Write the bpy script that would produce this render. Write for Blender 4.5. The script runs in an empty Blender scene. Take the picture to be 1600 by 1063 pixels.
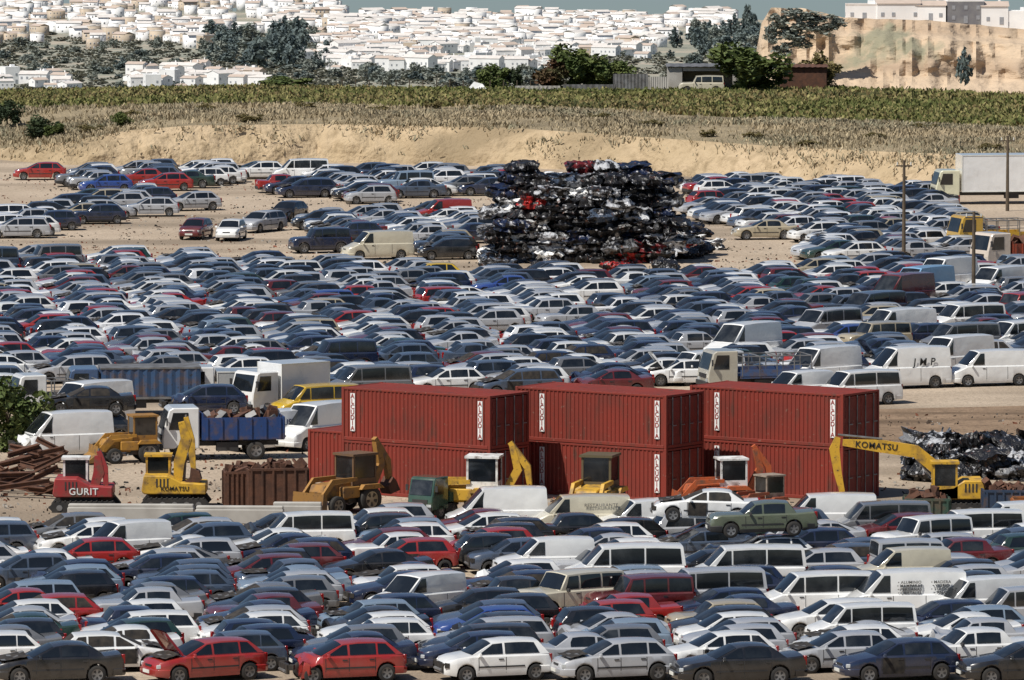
import bpy, bmesh, math, random, time
import numpy as np
from mathutils import Matrix, Vector, Euler, noise
T0=time.time()
R=random.Random(11)
scene=bpy.context.scene; COL=scene.collection
F=11111.0; HC=31.17; PT=math.atan(905.5/F); cP,sP=math.cos(PT),math.sin(PT)
def ray(px,py):
    a=(px-800)/F; b=-(py-531.5)/F
    return a,cP+b*sP,-sP+b*cP
def G(px,py,z=0.0):
    a,y,zz=ray(px,py); t=(z-HC)/zz
    return a*t,y*t
def P(px,py,Y):
    a,y,zz=ray(px,py); t=Y/y
    return Vector((a*t,Y,HC+zz*t))
def pix(X,Y,Z=0):
    d=Y*cP-(Z-HC)*sP; u=Y*sP+(Z-HC)*cP
    return 800+F*X/d,531.5-F*u/d
rad=math.radians
# ---------------------------------------------------------------- materials
MT={}
def newmat(name):
    m=bpy.data.materials.new(name); m.use_nodes=True; nt=m.node_tree
    b=nt.nodes['Principled BSDF']; MT[name]=m
    return m,nt,b
def mixc(nt,fac,a,b,blend='MIX'):
    n=nt.nodes.new('ShaderNodeMix'); n.data_type='RGBA'; n.blend_type=blend
    for idx,val in ((0,fac),(6,a),(7,b)):
        if hasattr(val,'links'): nt.links.new(val,n.inputs[idx])
        else: n.inputs[idx].default_value=val if idx==0 else (*val[:3],1)
    return n.outputs[2]
def noisef(nt,scale,lo=.4,hi=.6,coord='Object',rand=False,detail=5,stretch=None):
    tc=nt.nodes.new('ShaderNodeTexCoord'); src=tc.outputs[coord]
    if stretch:
        mp=nt.nodes.new('ShaderNodeMapping'); mp.inputs['Scale'].default_value=stretch
        nt.links.new(src,mp.inputs[0]); src=mp.outputs[0]
    n=nt.nodes.new('ShaderNodeTexNoise'); n.inputs['Scale'].default_value=scale; n.inputs['Detail'].default_value=detail
    if rand:
        n.noise_dimensions='4D'; oi=nt.nodes.new('ShaderNodeObjectInfo')
        mu=nt.nodes.new('ShaderNodeMath'); mu.operation='MULTIPLY'; mu.inputs[1].default_value=60
        nt.links.new(oi.outputs['Random'],mu.inputs[0]); nt.links.new(mu.outputs[0],n.inputs['W'])
    nt.links.new(src,n.inputs['Vector'])
    mr=nt.nodes.new('ShaderNodeMapRange'); mr.inputs[1].default_value=lo; mr.inputs[2].default_value=hi
    nt.links.new(n.outputs[0],mr.inputs[0])
    return mr.outputs[0]
def bump(nt,b,h,dist=.02,strength=.6):
    n=nt.nodes.new('ShaderNodeBump'); n.inputs['Distance'].default_value=dist; n.inputs['Strength'].default_value=strength
    nt.links.new(h,n.inputs['Height']); nt.links.new(n.outputs[0],b.inputs['Normal'])
def simple(name,c,c2=None,rough=.6,metal=0,scale=2,rand=True,bumpd=0,spec=.5):
    m,nt,b=newmat(name)
    if c2 is None: c2=tuple(x*.6 for x in c)
    f=noisef(nt,scale,.35,.7,rand=rand)
    nt.links.new(mixc(nt,f,c,c2),b.inputs['Base Color'])
    b.inputs['Roughness'].default_value=rough; b.inputs['Metallic'].default_value=metal
    b.inputs['Specular IOR Level'].default_value=spec
    if bumpd: bump(nt,b,noisef(nt,scale*4,.3,.7,rand=rand),bumpd)
    return m
def paintmat(name,attr=False):
    m,nt,b=newmat(name)
    if attr:
        a=nt.nodes.new('ShaderNodeAttribute'); a.attribute_name='tint'; src=a.outputs['Color']
    else:
        a=nt.nodes.new('ShaderNodeObjectInfo'); src=a.outputs['Color']
    f=noisef(nt,1.3,.45,.8,rand=not attr)
    ge=nt.nodes.new('ShaderNodeNewGeometry'); sx=nt.nodes.new('ShaderNodeSeparateXYZ'); nt.links.new(ge.outputs['Normal'],sx.inputs[0])
    mr=nt.nodes.new('ShaderNodeMapRange'); mr.inputs[1].default_value=.3; mr.inputs[2].default_value=1; mr.inputs[3].default_value=.02; mr.inputs[4].default_value=.10
    nt.links.new(sx.outputs[2],mr.inputs[0])
    mu=nt.nodes.new('ShaderNodeMath'); mu.operation='MULTIPLY_ADD'; mu.inputs[1].default_value=.18
    nt.links.new(f,mu.inputs[0]); nt.links.new(mr.outputs[0],mu.inputs[2])
    c=mixc(nt,mu.outputs[0],src,(.17,.155,.135))
    nt.links.new(c,b.inputs['Base Color'])
    r=nt.nodes.new('ShaderNodeMapRange'); r.inputs[3].default_value=.18; r.inputs[4].default_value=.5
    nt.links.new(f,r.inputs[0]); nt.links.new(r.outputs[0],b.inputs['Roughness'])
    b.inputs['Specular IOR Level'].default_value=.65
    b.inputs['Coat Weight'].default_value=.85; b.inputs['Coat Roughness'].default_value=.11
    bump(nt,b,noisef(nt,1.1,.3,.7,rand=not attr,detail=2),.035,.5)
    return m
paint=paintmat('car_paint'); paint2=paintmat('car_paint_far',True)
def glassmat():
    m,nt,b=newmat('dusty_glass')
    oi=nt.nodes.new('ShaderNodeObjectInfo')
    f=noisef(nt,1.6,.45,.85,rand=True)
    mu=nt.nodes.new('ShaderNodeMath'); mu.operation='MULTIPLY'; nt.links.new(f,mu.inputs[0]); nt.links.new(oi.outputs['Random'],mu.inputs[1])
    mu2=nt.nodes.new('ShaderNodeMath'); mu2.operation='MULTIPLY'; nt.links.new(mu.outputs[0],mu2.inputs[0]); mu2.inputs[1].default_value=.5
    nt.links.new(mixc(nt,mu2.outputs[0],(.008,.010,.012),(.13,.14,.145)),b.inputs['Base Color'])
    r=nt.nodes.new('ShaderNodeMapRange'); r.inputs[3].default_value=.04; r.inputs[4].default_value=.25
    nt.links.new(oi.outputs['Random'],r.inputs[0]); nt.links.new(r.outputs[0],b.inputs['Roughness'])
    b.inputs['Specular IOR Level'].default_value=.9
    return m
glass=glassmat()
tyre=simple('tyre_rubber',(.018,.018,.018),(.045,.04,.035),.85)
trim=simple('dark_plastic',(.022,.022,.024),(.045,.042,.04),.6)
void=simple('engine_and_shade_dark',(.010,.009,.009),(.05,.04,.03),.8,scale=5)  # dark engine parts, and painted shade inside door and window openings
rimm=simple('wheel_metal',(.32,.32,.32),(.14,.13,.12),.4,.5)
lens=simple('lamp_lens',(.55,.57,.58),(.3,.32,.32),.12,0)
redl=simple('tail_lens',(.35,.01,.008),(.2,.01,.01),.2)
plate=simple('plate_white',(.75,.75,.7),(.6,.6,.55),.5)
rust=simple('rusty_steel',(.13,.055,.03),(.06,.03,.02),.85,scale=3,bumpd=.01)
steel=simple('grey_steel',(.25,.25,.25),(.12,.11,.1),.5,.4)
conc=simple('concrete',(.46,.44,.40),(.32,.30,.27),.9,scale=1)
white_text=simple('white_lettering',(.8,.8,.78),(.7,.7,.68),.6)
red_text=simple('red_lettering',(.35,.03,.02),None,.6)
blue_text=simple('blue_lettering',(.012,.02,.09),None,.6)
black_text=simple('black_lettering',(.02,.02,.02),None,.6)
def coatmat():
    m,nt,b=newmat('worn_machine_paint')
    oi=nt.nodes.new('ShaderNodeObjectInfo')
    f=noisef(nt,2.2,.48,.72,rand=True)
    c=mixc(nt,f,oi.outputs['Color'],(.12,.075,.05))
    f2=noisef(nt,9,.62,.7,rand=True); c=mixc(nt,f2,c,(.03,.025,.02))
    nt.links.new(c,b.inputs['Base Color']); b.inputs['Roughness'].default_value=.55
    return m
coat=coatmat()
def crushmat():
    m,nt,b=newmat('crushed_metal')
    oi=nt.nodes.new('ShaderNodeObjectInfo')
    f=noisef(nt,1.4,.475,.53,rand=True,stretch=(1,1,2.5),detail=4)
    c=mixc(nt,f,oi.outputs['Color'],(.014,.013,.013))  # black noise patches painted in as dark holes
    f2=noisef(nt,2.4,.63,.66,rand=True,stretch=(1,1,2.5),detail=3); c=mixc(nt,f2,c,(.40,.40,.42))  # pale flecks are glints painted into the colour
    f3=noisef(nt,2.1,.60,.68,rand=True); c=mixc(nt,f3,c,(.10,.05,.035))
    nt.links.new(c,b.inputs['Base Color']); b.inputs['Roughness'].default_value=.38
    bump(nt,b,noisef(nt,3.5,.3,.7,rand=True,detail=3),.06,.7)
    return m
crush=crushmat()
def contmat():
    m,nt,b=newmat('container_red')
    f=noisef(nt,.8,.4,.75,rand=True)
    c=mixc(nt,f,(.21,.024,.012),(.15,.024,.014))
    f2=noisef(nt,3,.56,.75,rand=True,stretch=(1,1,.25)); c=mixc(nt,f2,c,(.085,.032,.02))
    f3=noisef(nt,7,.66,.7,rand=True); c=mixc(nt,f3,c,(.22,.10,.07))
    nt.links.new(c,b.inputs['Base Color']); b.inputs['Roughness'].default_value=.7
    return m
contm=contmat()
def soilmat(name,a,b_,c_,sc=.12,fine=3,bd=.05):
    m,nt,b=newmat(name)
    f=noisef(nt,sc,.35,.65,rand=False,detail=8); c=mixc(nt,f,a,b_)
    f2=noisef(nt,fine,.5,.75,rand=False,detail=8); c=mixc(nt,f2,c,c_)
    f3=noisef(nt,sc*.6,.5,.62,rand=False,detail=6,stretch=(.25,1,1)); c=mixc(nt,f3,c,tuple(q*.66 for q in b_))
    nt.links.new(c,b.inputs['Base Color']); b.inputs['Roughness'].default_value=.95; b.inputs['Specular IOR Level'].default_value=.15
    bump(nt,b,noisef(nt,fine*2,.3,.7),bd,.7)
    return m
soil=soilmat('dry_soil',(.48,.39,.295),(.39,.31,.23),(.26,.205,.15))
soil3=soilmat('brown_soil',(.30,.21,.14),(.21,.145,.095),(.12,.085,.06),.5)
bankm=soilmat('bank_soil',(.50,.385,.25),(.43,.33,.205),(.30,.225,.135),.25,1.2,.15)
drym=soilmat('dry_grass_ground',(.36,.29,.185),(.29,.235,.15),(.21,.175,.115),.2,2,.2)
fieldm=soilmat('field_ground',(.22,.18,.08),(.15,.14,.06),(.10,.09,.045),.2,2,.2)
def hillmat():
    m,nt,b=newmat('hillside')
    f=noisef(nt,.012,.42,.58,detail=8); c=mixc(nt,f,(.42,.36,.28),(.26,.26,.20))  # hill tones lightened to put distance haze into the colour
    f2=noisef(nt,.06,.5,.62,detail=8); c=mixc(nt,f2,c,(.22,.235,.19))
    nt.links.new(c,b.inputs['Base Color']); b.inputs['Roughness'].default_value=1
    return m
hillm=hillmat()
def cliffmat():
    m,nt,b=newmat('cliff_rock')
    f=noisef(nt,.02,.4,.62,detail=9); c=mixc(nt,f,(.56,.43,.30),(.49,.37,.255))
    f2=noisef(nt,.03,.50,.68,detail=10,stretch=(.25,.25,4.5)); c=mixc(nt,f2,c,(.37,.27,.185))
    f4=noisef(nt,.07,.56,.72,detail=8,stretch=(1.5,.3,.25)); c=mixc(nt,f4,c,(.40,.30,.20))
    f3=noisef(nt,.03,.63,.68,detail=10); c=mixc(nt,f3,c,(.27,.25,.17))
    nt.links.new(c,b.inputs['Base Color']); b.inputs['Roughness'].default_value=1
    bump(nt,b,noisef(nt,.08,.3,.7,detail=10,stretch=(1,1,2.5)),2.5,.7)
    return m
cliffm=cliffmat()
def leafmat(name,a,b_,sc=1.2):
    m,nt,b=newmat(name)
    f=noisef(nt,sc,.4,.62,rand=True); c=mixc(nt,f,a,b_)
    nt.links.new(c,b.inputs['Base Color']); b.inputs['Roughness'].default_value=.7; b.inputs['Specular IOR Level'].default_value=.2
    return m
leafA=leafmat('leaf_green',(.07,.10,.03),(.13,.155,.05))
leafB=leafmat('leaf_dark',(.025,.04,.02),(.06,.08,.035))
leafC=leafmat('leaf_olive',(.13,.11,.04),(.20,.16,.07))
leafD=leafmat('leaf_reddish',(.10,.055,.03),(.06,.065,.025))
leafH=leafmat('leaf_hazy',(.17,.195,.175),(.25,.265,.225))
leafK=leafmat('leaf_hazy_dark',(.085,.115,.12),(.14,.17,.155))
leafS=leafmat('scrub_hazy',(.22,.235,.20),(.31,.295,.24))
bark=simple('bark',(.12,.09,.06),None,.9)
def tintmat(name,rough=.9):
    m,nt,b=newmat(name); a=nt.nodes.new('ShaderNodeAttribute'); a.attribute_name='tint'
    nt.links.new(a.outputs['Color'],b.inputs['Base Color']); b.inputs['Roughness'].default_value=rough; b.inputs['Specular IOR Level'].default_value=.15
    return m
tintm=tintmat('plant_tint')
wallw=simple('whitewash',(.88,.88,.87),(.78,.77,.76),.9,scale=.2)
wallt=simple('tan_masonry',(.52,.43,.33),(.44,.37,.29),.9,scale=.2)
roofm=simple('terracotta_tiles',(.52,.42,.35),(.45,.37,.31),.9,scale=.6)
roofg=simple('pale_roof',(.68,.64,.60),(.56,.52,.48),.9,scale=.5)
winm=simple('window_dark',(.28,.30,.33),(.38,.39,.41),.3)
# ---------------------------------------------------------------- mesh helper
class MB:
    def __init__(s): s.v=[]; s.f=[]; s.m=[]
    def add(s,vs,fs,m=0):
        o=len(s.v); s.v+= [tuple(p) for p in vs]
        for f in fs: s.f.append([o+i for i in f]); s.m.append(m)
        return s
    def quad(s,pts,m=0): return s.add(pts,[list(range(len(pts)))],m)
    def box(s,c,d,m=0,rot=None,taper=1.0):
        hx,hy,hz=d[0]/2,d[1]/2,d[2]/2
        vs=[Vector((x*hx*(taper if z>0 else 1),y*hy*(taper if z>0 else 1),z*hz)) for x in(-1,1) for y in(-1,1) for z in(-1,1)]
        if rot: e=Euler(rot).to_matrix(); vs=[e@v for v in vs]
        c=Vector(c); return s.add([v+c for v in vs],[(0,1,3,2),(4,6,7,5),(0,4,5,1),(2,3,7,6),(0,2,6,4),(1,5,7,3)],m)
    def prism(s,pts,y0,y1,m=0):
        n=len(pts); vs=[(x,y0,z) for x,z in pts]+[(x,y1,z) for x,z in pts]
        fs=[list(range(n)),list(range(2*n-1,n-1,-1))]+[[i,(i+1)%n,n+(i+1)%n,n+i] for i in range(n)]
        return s.add(vs,fs,m)
    def tube(s,p0,p1,r0,r1=None,n=8,m=0,cap=True):
        if r1 is None: r1=r0
        p0,p1=Vector(p0),Vector(p1); d=(p1-p0).normalized()
        a=d.orthogonal().normalized(); b=d.cross(a); vs=[]
        for p,r in((p0,r0),(p1,r1)):
            for i in range(n):
                t=2*math.pi*i/n; vs.append(p+a*math.cos(t)*r+b*math.sin(t)*r)
        fs=[[i,(i+1)%n,n+(i+1)%n,n+i] for i in range(n)]
        if cap: fs+=[list(range(n)),list(range(2*n-1,n-1,-1))]
        return s.add(vs,fs,m)
    def grid(s,rows,m=0,close=False):
        n=len(rows[0]); o=len(s.v)
        for r in rows: s.v+=[tuple(p) for p in r]
        for i in range(len(rows)-1):
            for j in range(n-1 if not close else n):
                k=(j+1)%n; s.f.append([o+i*n+j,o+i*n+k,o+(i+1)*n+k,o+(i+1)*n+j])
                s.m.append(m(i,j) if callable(m) else m)
        return s
    def mesh(s,name,mats,smooth=None,weld=True,bev=0):
        me=bpy.data.meshes.new(name)
        me.from_pydata(s.v,[],s.f)
        for m in mats: me.materials.append(m)
        me.polygons.foreach_set('material_index',s.m)
        if weld:
            bm=bmesh.new(); bm.from_mesh(me)
            bmesh.ops.remove_doubles(bm,verts=bm.verts,dist=.0008)
            bmesh.ops.dissolve_degenerate(bm,dist=.0005,edges=bm.edges)
            bmesh.ops.recalc_face_normals(bm,faces=bm.faces)
            if bev:
                ed=[e for e in bm.edges if len(e.link_faces)==2 and e.calc_face_angle(0)>.6]
                bmesh.ops.bevel(bm,geom=ed,offset=bev,segments=1,affect='EDGES')
            bm.to_mesh(me); bm.free()
        if smooth:
            me.polygons.foreach_set('use_smooth',[True]*len(me.polygons)); me.set_sharp_from_angle(angle=rad(smooth))
        me.update(); return me
# ---------------------------------------------------------------- objects
USED={}
def tag(o,label,cat,group=None,kind=None):
    if label:
        USED[label]=USED.get(label,0)+1; o['label']=label
    if cat: o['category']=cat
    if group: o['group']=group
    if kind: o['kind']=kind
    return o
def empty(name,loc,rz=0,label=None,cat=None,group=None):
    o=bpy.data.objects.new(name,None); COL.objects.link(o); o.location=loc
    o.rotation_euler=rz if hasattr(rz,'__len__') else (0,0,rz); o.empty_display_size=.1
    return tag(o,label,cat,group)
def part(name,me,parent=None,loc=None,rot=None,color=None,label=None):
    o=bpy.data.objects.new(name,me); COL.objects.link(o)
    if parent: o.parent=parent
    if loc is not None: o.location=loc
    if rot is not None: o.rotation_euler=rot
    if color: o.color=(*color[:3],1)
    if label: o['label']=label
    return o
def inst(proto,name,label,cat,loc,rz,color,group=None,skip=(),depth2=True):
    root=empty(name,loc,rz,label,cat,group)
    c4=(*color[:3],1)
    for n,me,mt,ch in proto:
        if n in skip: continue
        o=bpy.data.objects.new(n,me); COL.objects.link(o); o.parent=root; o.matrix_basis=mt; o.color=c4
        if depth2:
            for n2,me2,mt2 in ch:
                q=bpy.data.objects.new(n2,me2); COL.objects.link(q); q.parent=o; q.matrix_basis=mt2; q.color=c4
    return root
_arr={}
def marr(me):
    if me.name in _arr: return _arr[me.name]
    nv,nl,npl=len(me.vertices),len(me.loops),len(me.polygons)
    co=np.empty(nv*3,np.float32); me.vertices.foreach_get('co',co)
    lv=np.empty(nl,np.int32); me.loops.foreach_get('vertex_index',lv)
    lt=np.empty(npl,np.int32); me.polygons.foreach_get('loop_total',lt)
    mi=np.empty(npl,np.int32); me.polygons.foreach_get('material_index',mi)
    _arr[me.name]=(co.reshape(-1,3),lv,lt,mi,[m.name for m in me.materials]); return _arr[me.name]
def rawmesh(name,V,LV,LT,MI,mats,tint=None,smooth=None):
    me=bpy.data.meshes.new(name); me.vertices.add(len(V)); me.vertices.foreach_set('co',V.astype(np.float32).ravel())
    me.loops.add(len(LV)); me.loops.foreach_set('vertex_index',LV.astype(np.int32))
    ls=np.concatenate([[0],np.cumsum(LT)[:-1]]).astype(np.int32)
    me.polygons.add(len(LT)); me.polygons.foreach_set('loop_start',ls)
    for m in mats: me.materials.append(m)
    if MI is not None: me.polygons.foreach_set('material_index',MI.astype(np.int32))
    if tint is not None:
        at=me.attributes.new('tint','FLOAT_COLOR','FACE'); at.data.foreach_set('color',tint.astype(np.float32).ravel())
    me.update(calc_edges=True)
    if smooth:
        me.polygons.foreach_set('use_smooth',np.ones(len(LT),bool)); me.set_sharp_from_angle(angle=rad(smooth))
    return me
def merge(name,items,mats,remap={},smooth=None):
    names=[m.name for m in mats]; Vs=[];LVs=[];LTs=[];MIs=[];Ts=[]; off=0
    for me,mx,t in items:
        co,lv,lt,mi,mn=marr(me); A=np.array(mx)
        Vs.append(co@A[:3,:3].T+A[:3,3]); LVs.append(lv+off); off+=len(co); LTs.append(lt)
        mp=np.array([names.index(remap.get(x,x)) for x in mn]); MIs.append(mp[mi])
        Ts.append(np.tile(np.array([*t[:3],1.0]),(len(lt),1)))
    return rawmesh(name,np.concatenate(Vs),np.concatenate(LVs),np.concatenate(LTs),np.concatenate(MIs),mats,np.concatenate(Ts),smooth)
_tm={}
def text_mesh(s,size,m,ext=.006,shear=0):
    k=(s,size,m.name,shear)
    if k in _tm: return _tm[k]
    cu=bpy.data.curves.new('lettering','FONT'); cu.body=s; cu.size=size; cu.align_x='CENTER'; cu.align_y='CENTER'; cu.extrude=ext; cu.space_line=.85
    cu.resolution_u=3; cu.offset=size*.010; cu.shear=shear; cu.space_character=1.08
    o=bpy.data.objects.new('tmp',cu); COL.objects.link(o); dg=bpy.context.evaluated_depsgraph_get()
    me=bpy.data.meshes.new_from_object(o.evaluated_get(dg)); bpy.data.objects.remove(o); bpy.data.curves.remove(cu)
    me.materials.clear(); me.materials.append(m); _tm[k]=me; return me
I4=Matrix.Identity(4)
def TR(x,y,z,rz=0,ry=0): return Matrix.Translation((x,y,z))@Euler((0,ry,rz)).to_matrix().to_4x4()
# ---------------------------------------------------------------- wheels
def wheel_meshes(r,w,n=20,lod=False):
    b=MB(); prof=[(-w/2,r*.62),(-w/2,r*.9),(-w/2*.8,r),(w/2*.8,r),(w/2,r*.9),(w/2,r*.62)]
    if lod: n=10
    rows=[[(rr*math.cos(2*math.pi*i/n),y,rr*math.sin(2*math.pi*i/n)) for i in range(n)] for y,rr in prof]
    b.grid(rows,0,True)
    t=b.mesh('tyre',[tyre],40)
    d=MB(); rr=r*.62
    for sgn in(1,-1):
        y=sgn*w/2*.9
        ring=lambda q,yy:[(q*math.cos(2*math.pi*i/n),yy,q*math.sin(2*math.pi*i/n)) for i in range(n)]
        d.grid([ring(rr,y),ring(rr*.86,y*.93)],0,True)
        d.grid([ring(rr*.86,y*.93),ring(rr*.34,y*.86)],(lambda i,j:0 if (j%4)<2 else 1),True)
        d.add(ring(rr*.34,y*.86),[list(range(n))],0)
    return t,d.mesh('rim',[rimm,trim],30)
# ---------------------------------------------------------------- car generator
def interp(x,pts):
    return float(np.interp(x,[p[0] for p in pts],[p[1] for p in pts]))
def make_car(s,lod=False,crumple=0,seed=0,door=False,stripped=False):
    gm=void if (door and stripped) else glass  # where glass is gone, matte dark panes are painted as interior shade
    L,W,H=s['L'],s['W'],s['H']; fx=L/2; w=W/2; belt=s['belt']; hf=s['hf']; deck=s.get('deck',belt)
    cowl=fx-s['cowl']; xrf=fx-s['rf']; xrr=-fx+s['rr']; xrb=-fx+s['rb']; r=s['r']; yt=w*s.get('yt',.74); yb=w*.905
    q=s.get('sq',0)
    wf=fx-s['wf']; wr=-fx+s['wr']; ra=r+.055
    tp=[(-fx,deck-.33),(-fx+.04,deck-.14),(-fx+.11,deck-.01)]
    if xrb>-fx+.13: tp+=[(xrb,belt)]
    tp+=[(cowl,belt),(fx-.42,hf+.07),(fx-.16,hf),(fx-.05,hf-.1),(fx,hf-.22)]
    wp=[(-fx,.80+.14*q),(-fx+.04,.88+.09*q),(-fx+.14,.94+.04*q),(-fx+.5,.985),(0,1),(fx-.7,.985),(fx-.35,.95+.03*q),(fx-.14,.86+.1*q),(fx-.05,.76+.17*q),(fx,.66+.25*q)]
    fr=[1.0,.93,.72,.4,0] if not lod else [1.0,.75,0]
    xs=[-fx,-fx+.04,-fx+.12,-fx+.35,-fx+.6,xrb,cowl,fx-.7,fx-.42,fx-.16,fx-.05,fx,0,(cowl+fx-.42)/2]
    for c in(wf,wr):
        for a in fr: xs+=[c+ra*a,c-ra*a]
        xs+=[c+ra+.006,c-ra-.006]
    xs=sorted(xs); xx=[xs[0]]
    for x in xs[1:]:
        if x-xx[-1]>.004: xx.append(x)
    def zbot(x):
        for c in(wf,wr):
            if abs(x-c)<=ra+.001: return r+math.sqrt(max(ra*ra-(x-c)**2,0))
        return interp(x,[(-fx,.34),(-fx+.5,.2),(fx-.5,.19),(fx,.27)])
    def half(x):
        zt=interp(x,tp); zb=min(zbot(x),zt-.12); ww=w*interp(x,wp)
        zl=max(zb+.03,.33); zm=max(zb+.06,min(.6,zt-.16)); zm=max(zm,zl+.02); zu=max(zt-.055,zm+.01)
        return [(0,zb),(.94*ww,zb),(.99*ww,zl),(ww,zm),(.975*ww,zu),(.925*ww,max(zt,zu+.01)),(.5*ww,zt+.03),(0,zt+.04)]
    b=MB(); rows=[]
    for x in xx:
        h=half(x); rows.append([(x,y,z) for y,z in h]+[(x,-y,z) for y,z in h[-2:0:-1]])
    if crumple:
        for i,rw in enumerate(rows):
            for j,(x,y,z) in enumerate(rw):
                k=max(0,(x-(fx-1.1))/1.1)
                nv=noise.noise_vector(Vector((x*2.3+seed,y*2.1,z*2.5)))
                rw[j]=(x-k*.35*crumple+nv.x*.3*k*crumple,y+nv.y*.35*k*crumple,max(.1,z+nv.z*.35*k*crumple))
    n=len(rows[0]); sill=1 if s.get('old') else 0
    b.grid(rows,(lambda i,j:1 if j in(0,n-1) or (sill and j in(1,n-2)) else 0),True)
    b.add(rows[0],[list(range(n))],0); b.add(rows[-1],[list(range(n))],0)
    ks=[-1,-.65,0,.65,1]; cr=.05
    def zr(x): return interp(x,[(xrr,H-.09),(xrr+.3*(xrf-xrr),H-.055),(xrr+.65*(xrf-xrr),H-.05),(xrf,H-.10)])
    ts=[0,.15,.35,.5,.7,.88,1]
    roofrows=[]
    for t in ts:
        x=xrf+(xrr-xrf)*t
        roofrows.append([(x,yt*k,zr(x)+cr*(1-k*k)) for k in ks])
    b.grid(roofrows,0)
    bz=belt-.01
    def cowlp(k): return Vector((cowl+.10*(1-k*k),yb*k,bz+.015*(1-k*k)))
    def rearp(k): return Vector((xrb-.05*(1-k*k)*(1 if xrb>-fx+.1 else .3),yb*k,bz))
    rt=[Vector(p) for p in roofrows[0]]; rb=[Vector(p) for p in roofrows[-1]]
    b.grid([[cowlp(k) for k in ks],rt],0); b.grid([[rearp(k) for k in ks],rb],0)
    def S(t,v,off=0,sg=1):
        xb=cowl+(xrb-cowl)*t; xt=xrf+(xrr-xrf)*t
        return (xb+(xt-xb)*v,sg*(yb+(yt-yb)*v+.02*math.sin(math.pi*v)+off),bz+(zr(xt)-bz)*v)
    for sg in(1,-1): b.grid([[S(t,v,0,sg) for t in ts] for v in(0,.5,1)],0)
    def Tx(x,v):
        a=cowl+(xrf-cowl)*v; c=xrb+(xrr-xrb)*v; return (x-a)/(c-a)
    def sidey(x,z):
        h=half(x)[1:6]; return float(np.interp(z,[p[1] for p in h],[p[0] for p in h]))
    seams=s.get('seams',[])
    for sg in(1,-1):
        for x in seams:
            zt=interp(x,tp); zz=[.3,.45,.6,zt-.06]
            b.grid([[(x-.011,sg*(sidey(x,z)+.004),z) for z in zz],[(x+.011,sg*(sidey(x,z)+.004),z) for z in zz]],1)
        if not s.get('nomould'):
            x0,x1=wr+ra+.06,wf-ra-.06; st=[x0+(x1-x0)*i/4 for i in range(5)]
            b.grid([[(x,sg*(sidey(x,.5)+.012),.475) for x in st],[(x,sg*(sidey(x,.5)+.012),.525) for x in st]],1)
        for x in s.get('handles',[]): b.box((x,sg*(sidey(x,belt-.13)+.01),belt-.13),(.16,.03,.035),1)
    gx=fx-.10
    b.box((gx+.035,0,hf-.13),(.12,W*.30,.075),1)
    body=b.mesh('body',[paint,trim],28)
    pr=[('body',body,I4,[])]
    def patch(A,B,u0,u1,v0,v1,off):
        g=MB(); rows=[]
        for v in(v0,(v0+v1)/2,v1):
            row=[]
            for i in range(6):
                k=-1+2*(u0+(u1-u0)*i/5)
                c=Vector([float(np.interp(k,ks,[p[m] for p in B])) for m in range(3)])
                aa=Vector([float(np.interp(k,ks,[A(q_)[m] for q_ in ks])) for m in range(3)])
                row.append(aa.lerp(c,v)+off)
            rows.append(row)
        g.grid(rows,0); return g
    g=patch(cowlp,rt,.05,.95,.05,.93,Vector((.010,0,.010))); pr.append(('windscreen',g.mesh('windscreen',[gm],60),I4,[]))
    if s.get('rearglass',True):
        g=patch(rearp,rb,.09,.91,s.get('rgv',.12),.9,Vector((-.012,0,.008))); pr.append(('rear_window',g.mesh('rear_window',[gm],60),I4,[]))
    for (x0,x1) in s['panes']:
        for sg in(1,-1):
            g=MB(); rows=[]
            for v in(.09,.5,.9):
                a=max(.03+.03*(1-v),Tx(x0,v)); c=min(1-s.get('cpil',.06),Tx(x1,v)); c=max(c,a+.002)
                rows.append([S(a+(c-a)*i/3,v,.011,sg) for i in range(4)])
            g.grid(rows,0); pr.append(('side_window',g.mesh('side_window',[gm],60),I4,[]))
    if door:
        x1,x0=seams[0]-.03,seams[1]+.03
        for sg in(1,-1):
            g=MB(); g.grid([[(x0+(x1-x0)*i/3,sg*(sidey(x0+(x1-x0)*i/3,z)+.014),z) for i in range(4)] for z in(.3,.45,.6,belt-.07)],0)
            pr.append(('door_opening',g.mesh('door_opening',[void],30),I4,[]))  # dark patch laid over the side, standing in for the shaded doorway
    tm,rm=wheel_meshes(r,.19 if not s.get('big') else .24,20,lod)
    for x in(wf,wr):
        for sg in(1,-1): pr.append(('wheel',tm,TR(x,sg*(w-.115),r),[('rim',rm,I4)]))
    for sgx,nm in((1,'front_bumper'),(-1,'rear_bumper')):
        if sgx>0 and (crumple or stripped): continue
        g=MB(); pl=[(fx-.42,w*.985+.005),(fx-.14,w*(.89+.08*q)+.02),(fx+.02,w*(.72+.2*q)),(fx+.06,w*.35),(fx+.065,0)]
        if sgx<0: pl=[(fx-.40,w*.99+.005),(fx-.10,w*.96+.01),(fx+.03,w*.84),(fx+.055,w*.4),(fx+.06,0)]
        pl=pl+[(x,-y) for x,y in pl[-2::-1]]
        z0,z1=.28,.50
        g.grid([[(sgx*(x-.03),y*.985,z0-.02) for x,y in pl],[(sgx*x,y,z0+.03) for x,y in pl],[(sgx*x,y,z1-.03) for x,y in pl],[(sgx*(x-.06),y*.96,z1) for x,y in pl]],0)
        pr.append((nm,g.mesh(nm,[trim if s.get('old') else paint],35),I4,[]))
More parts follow.
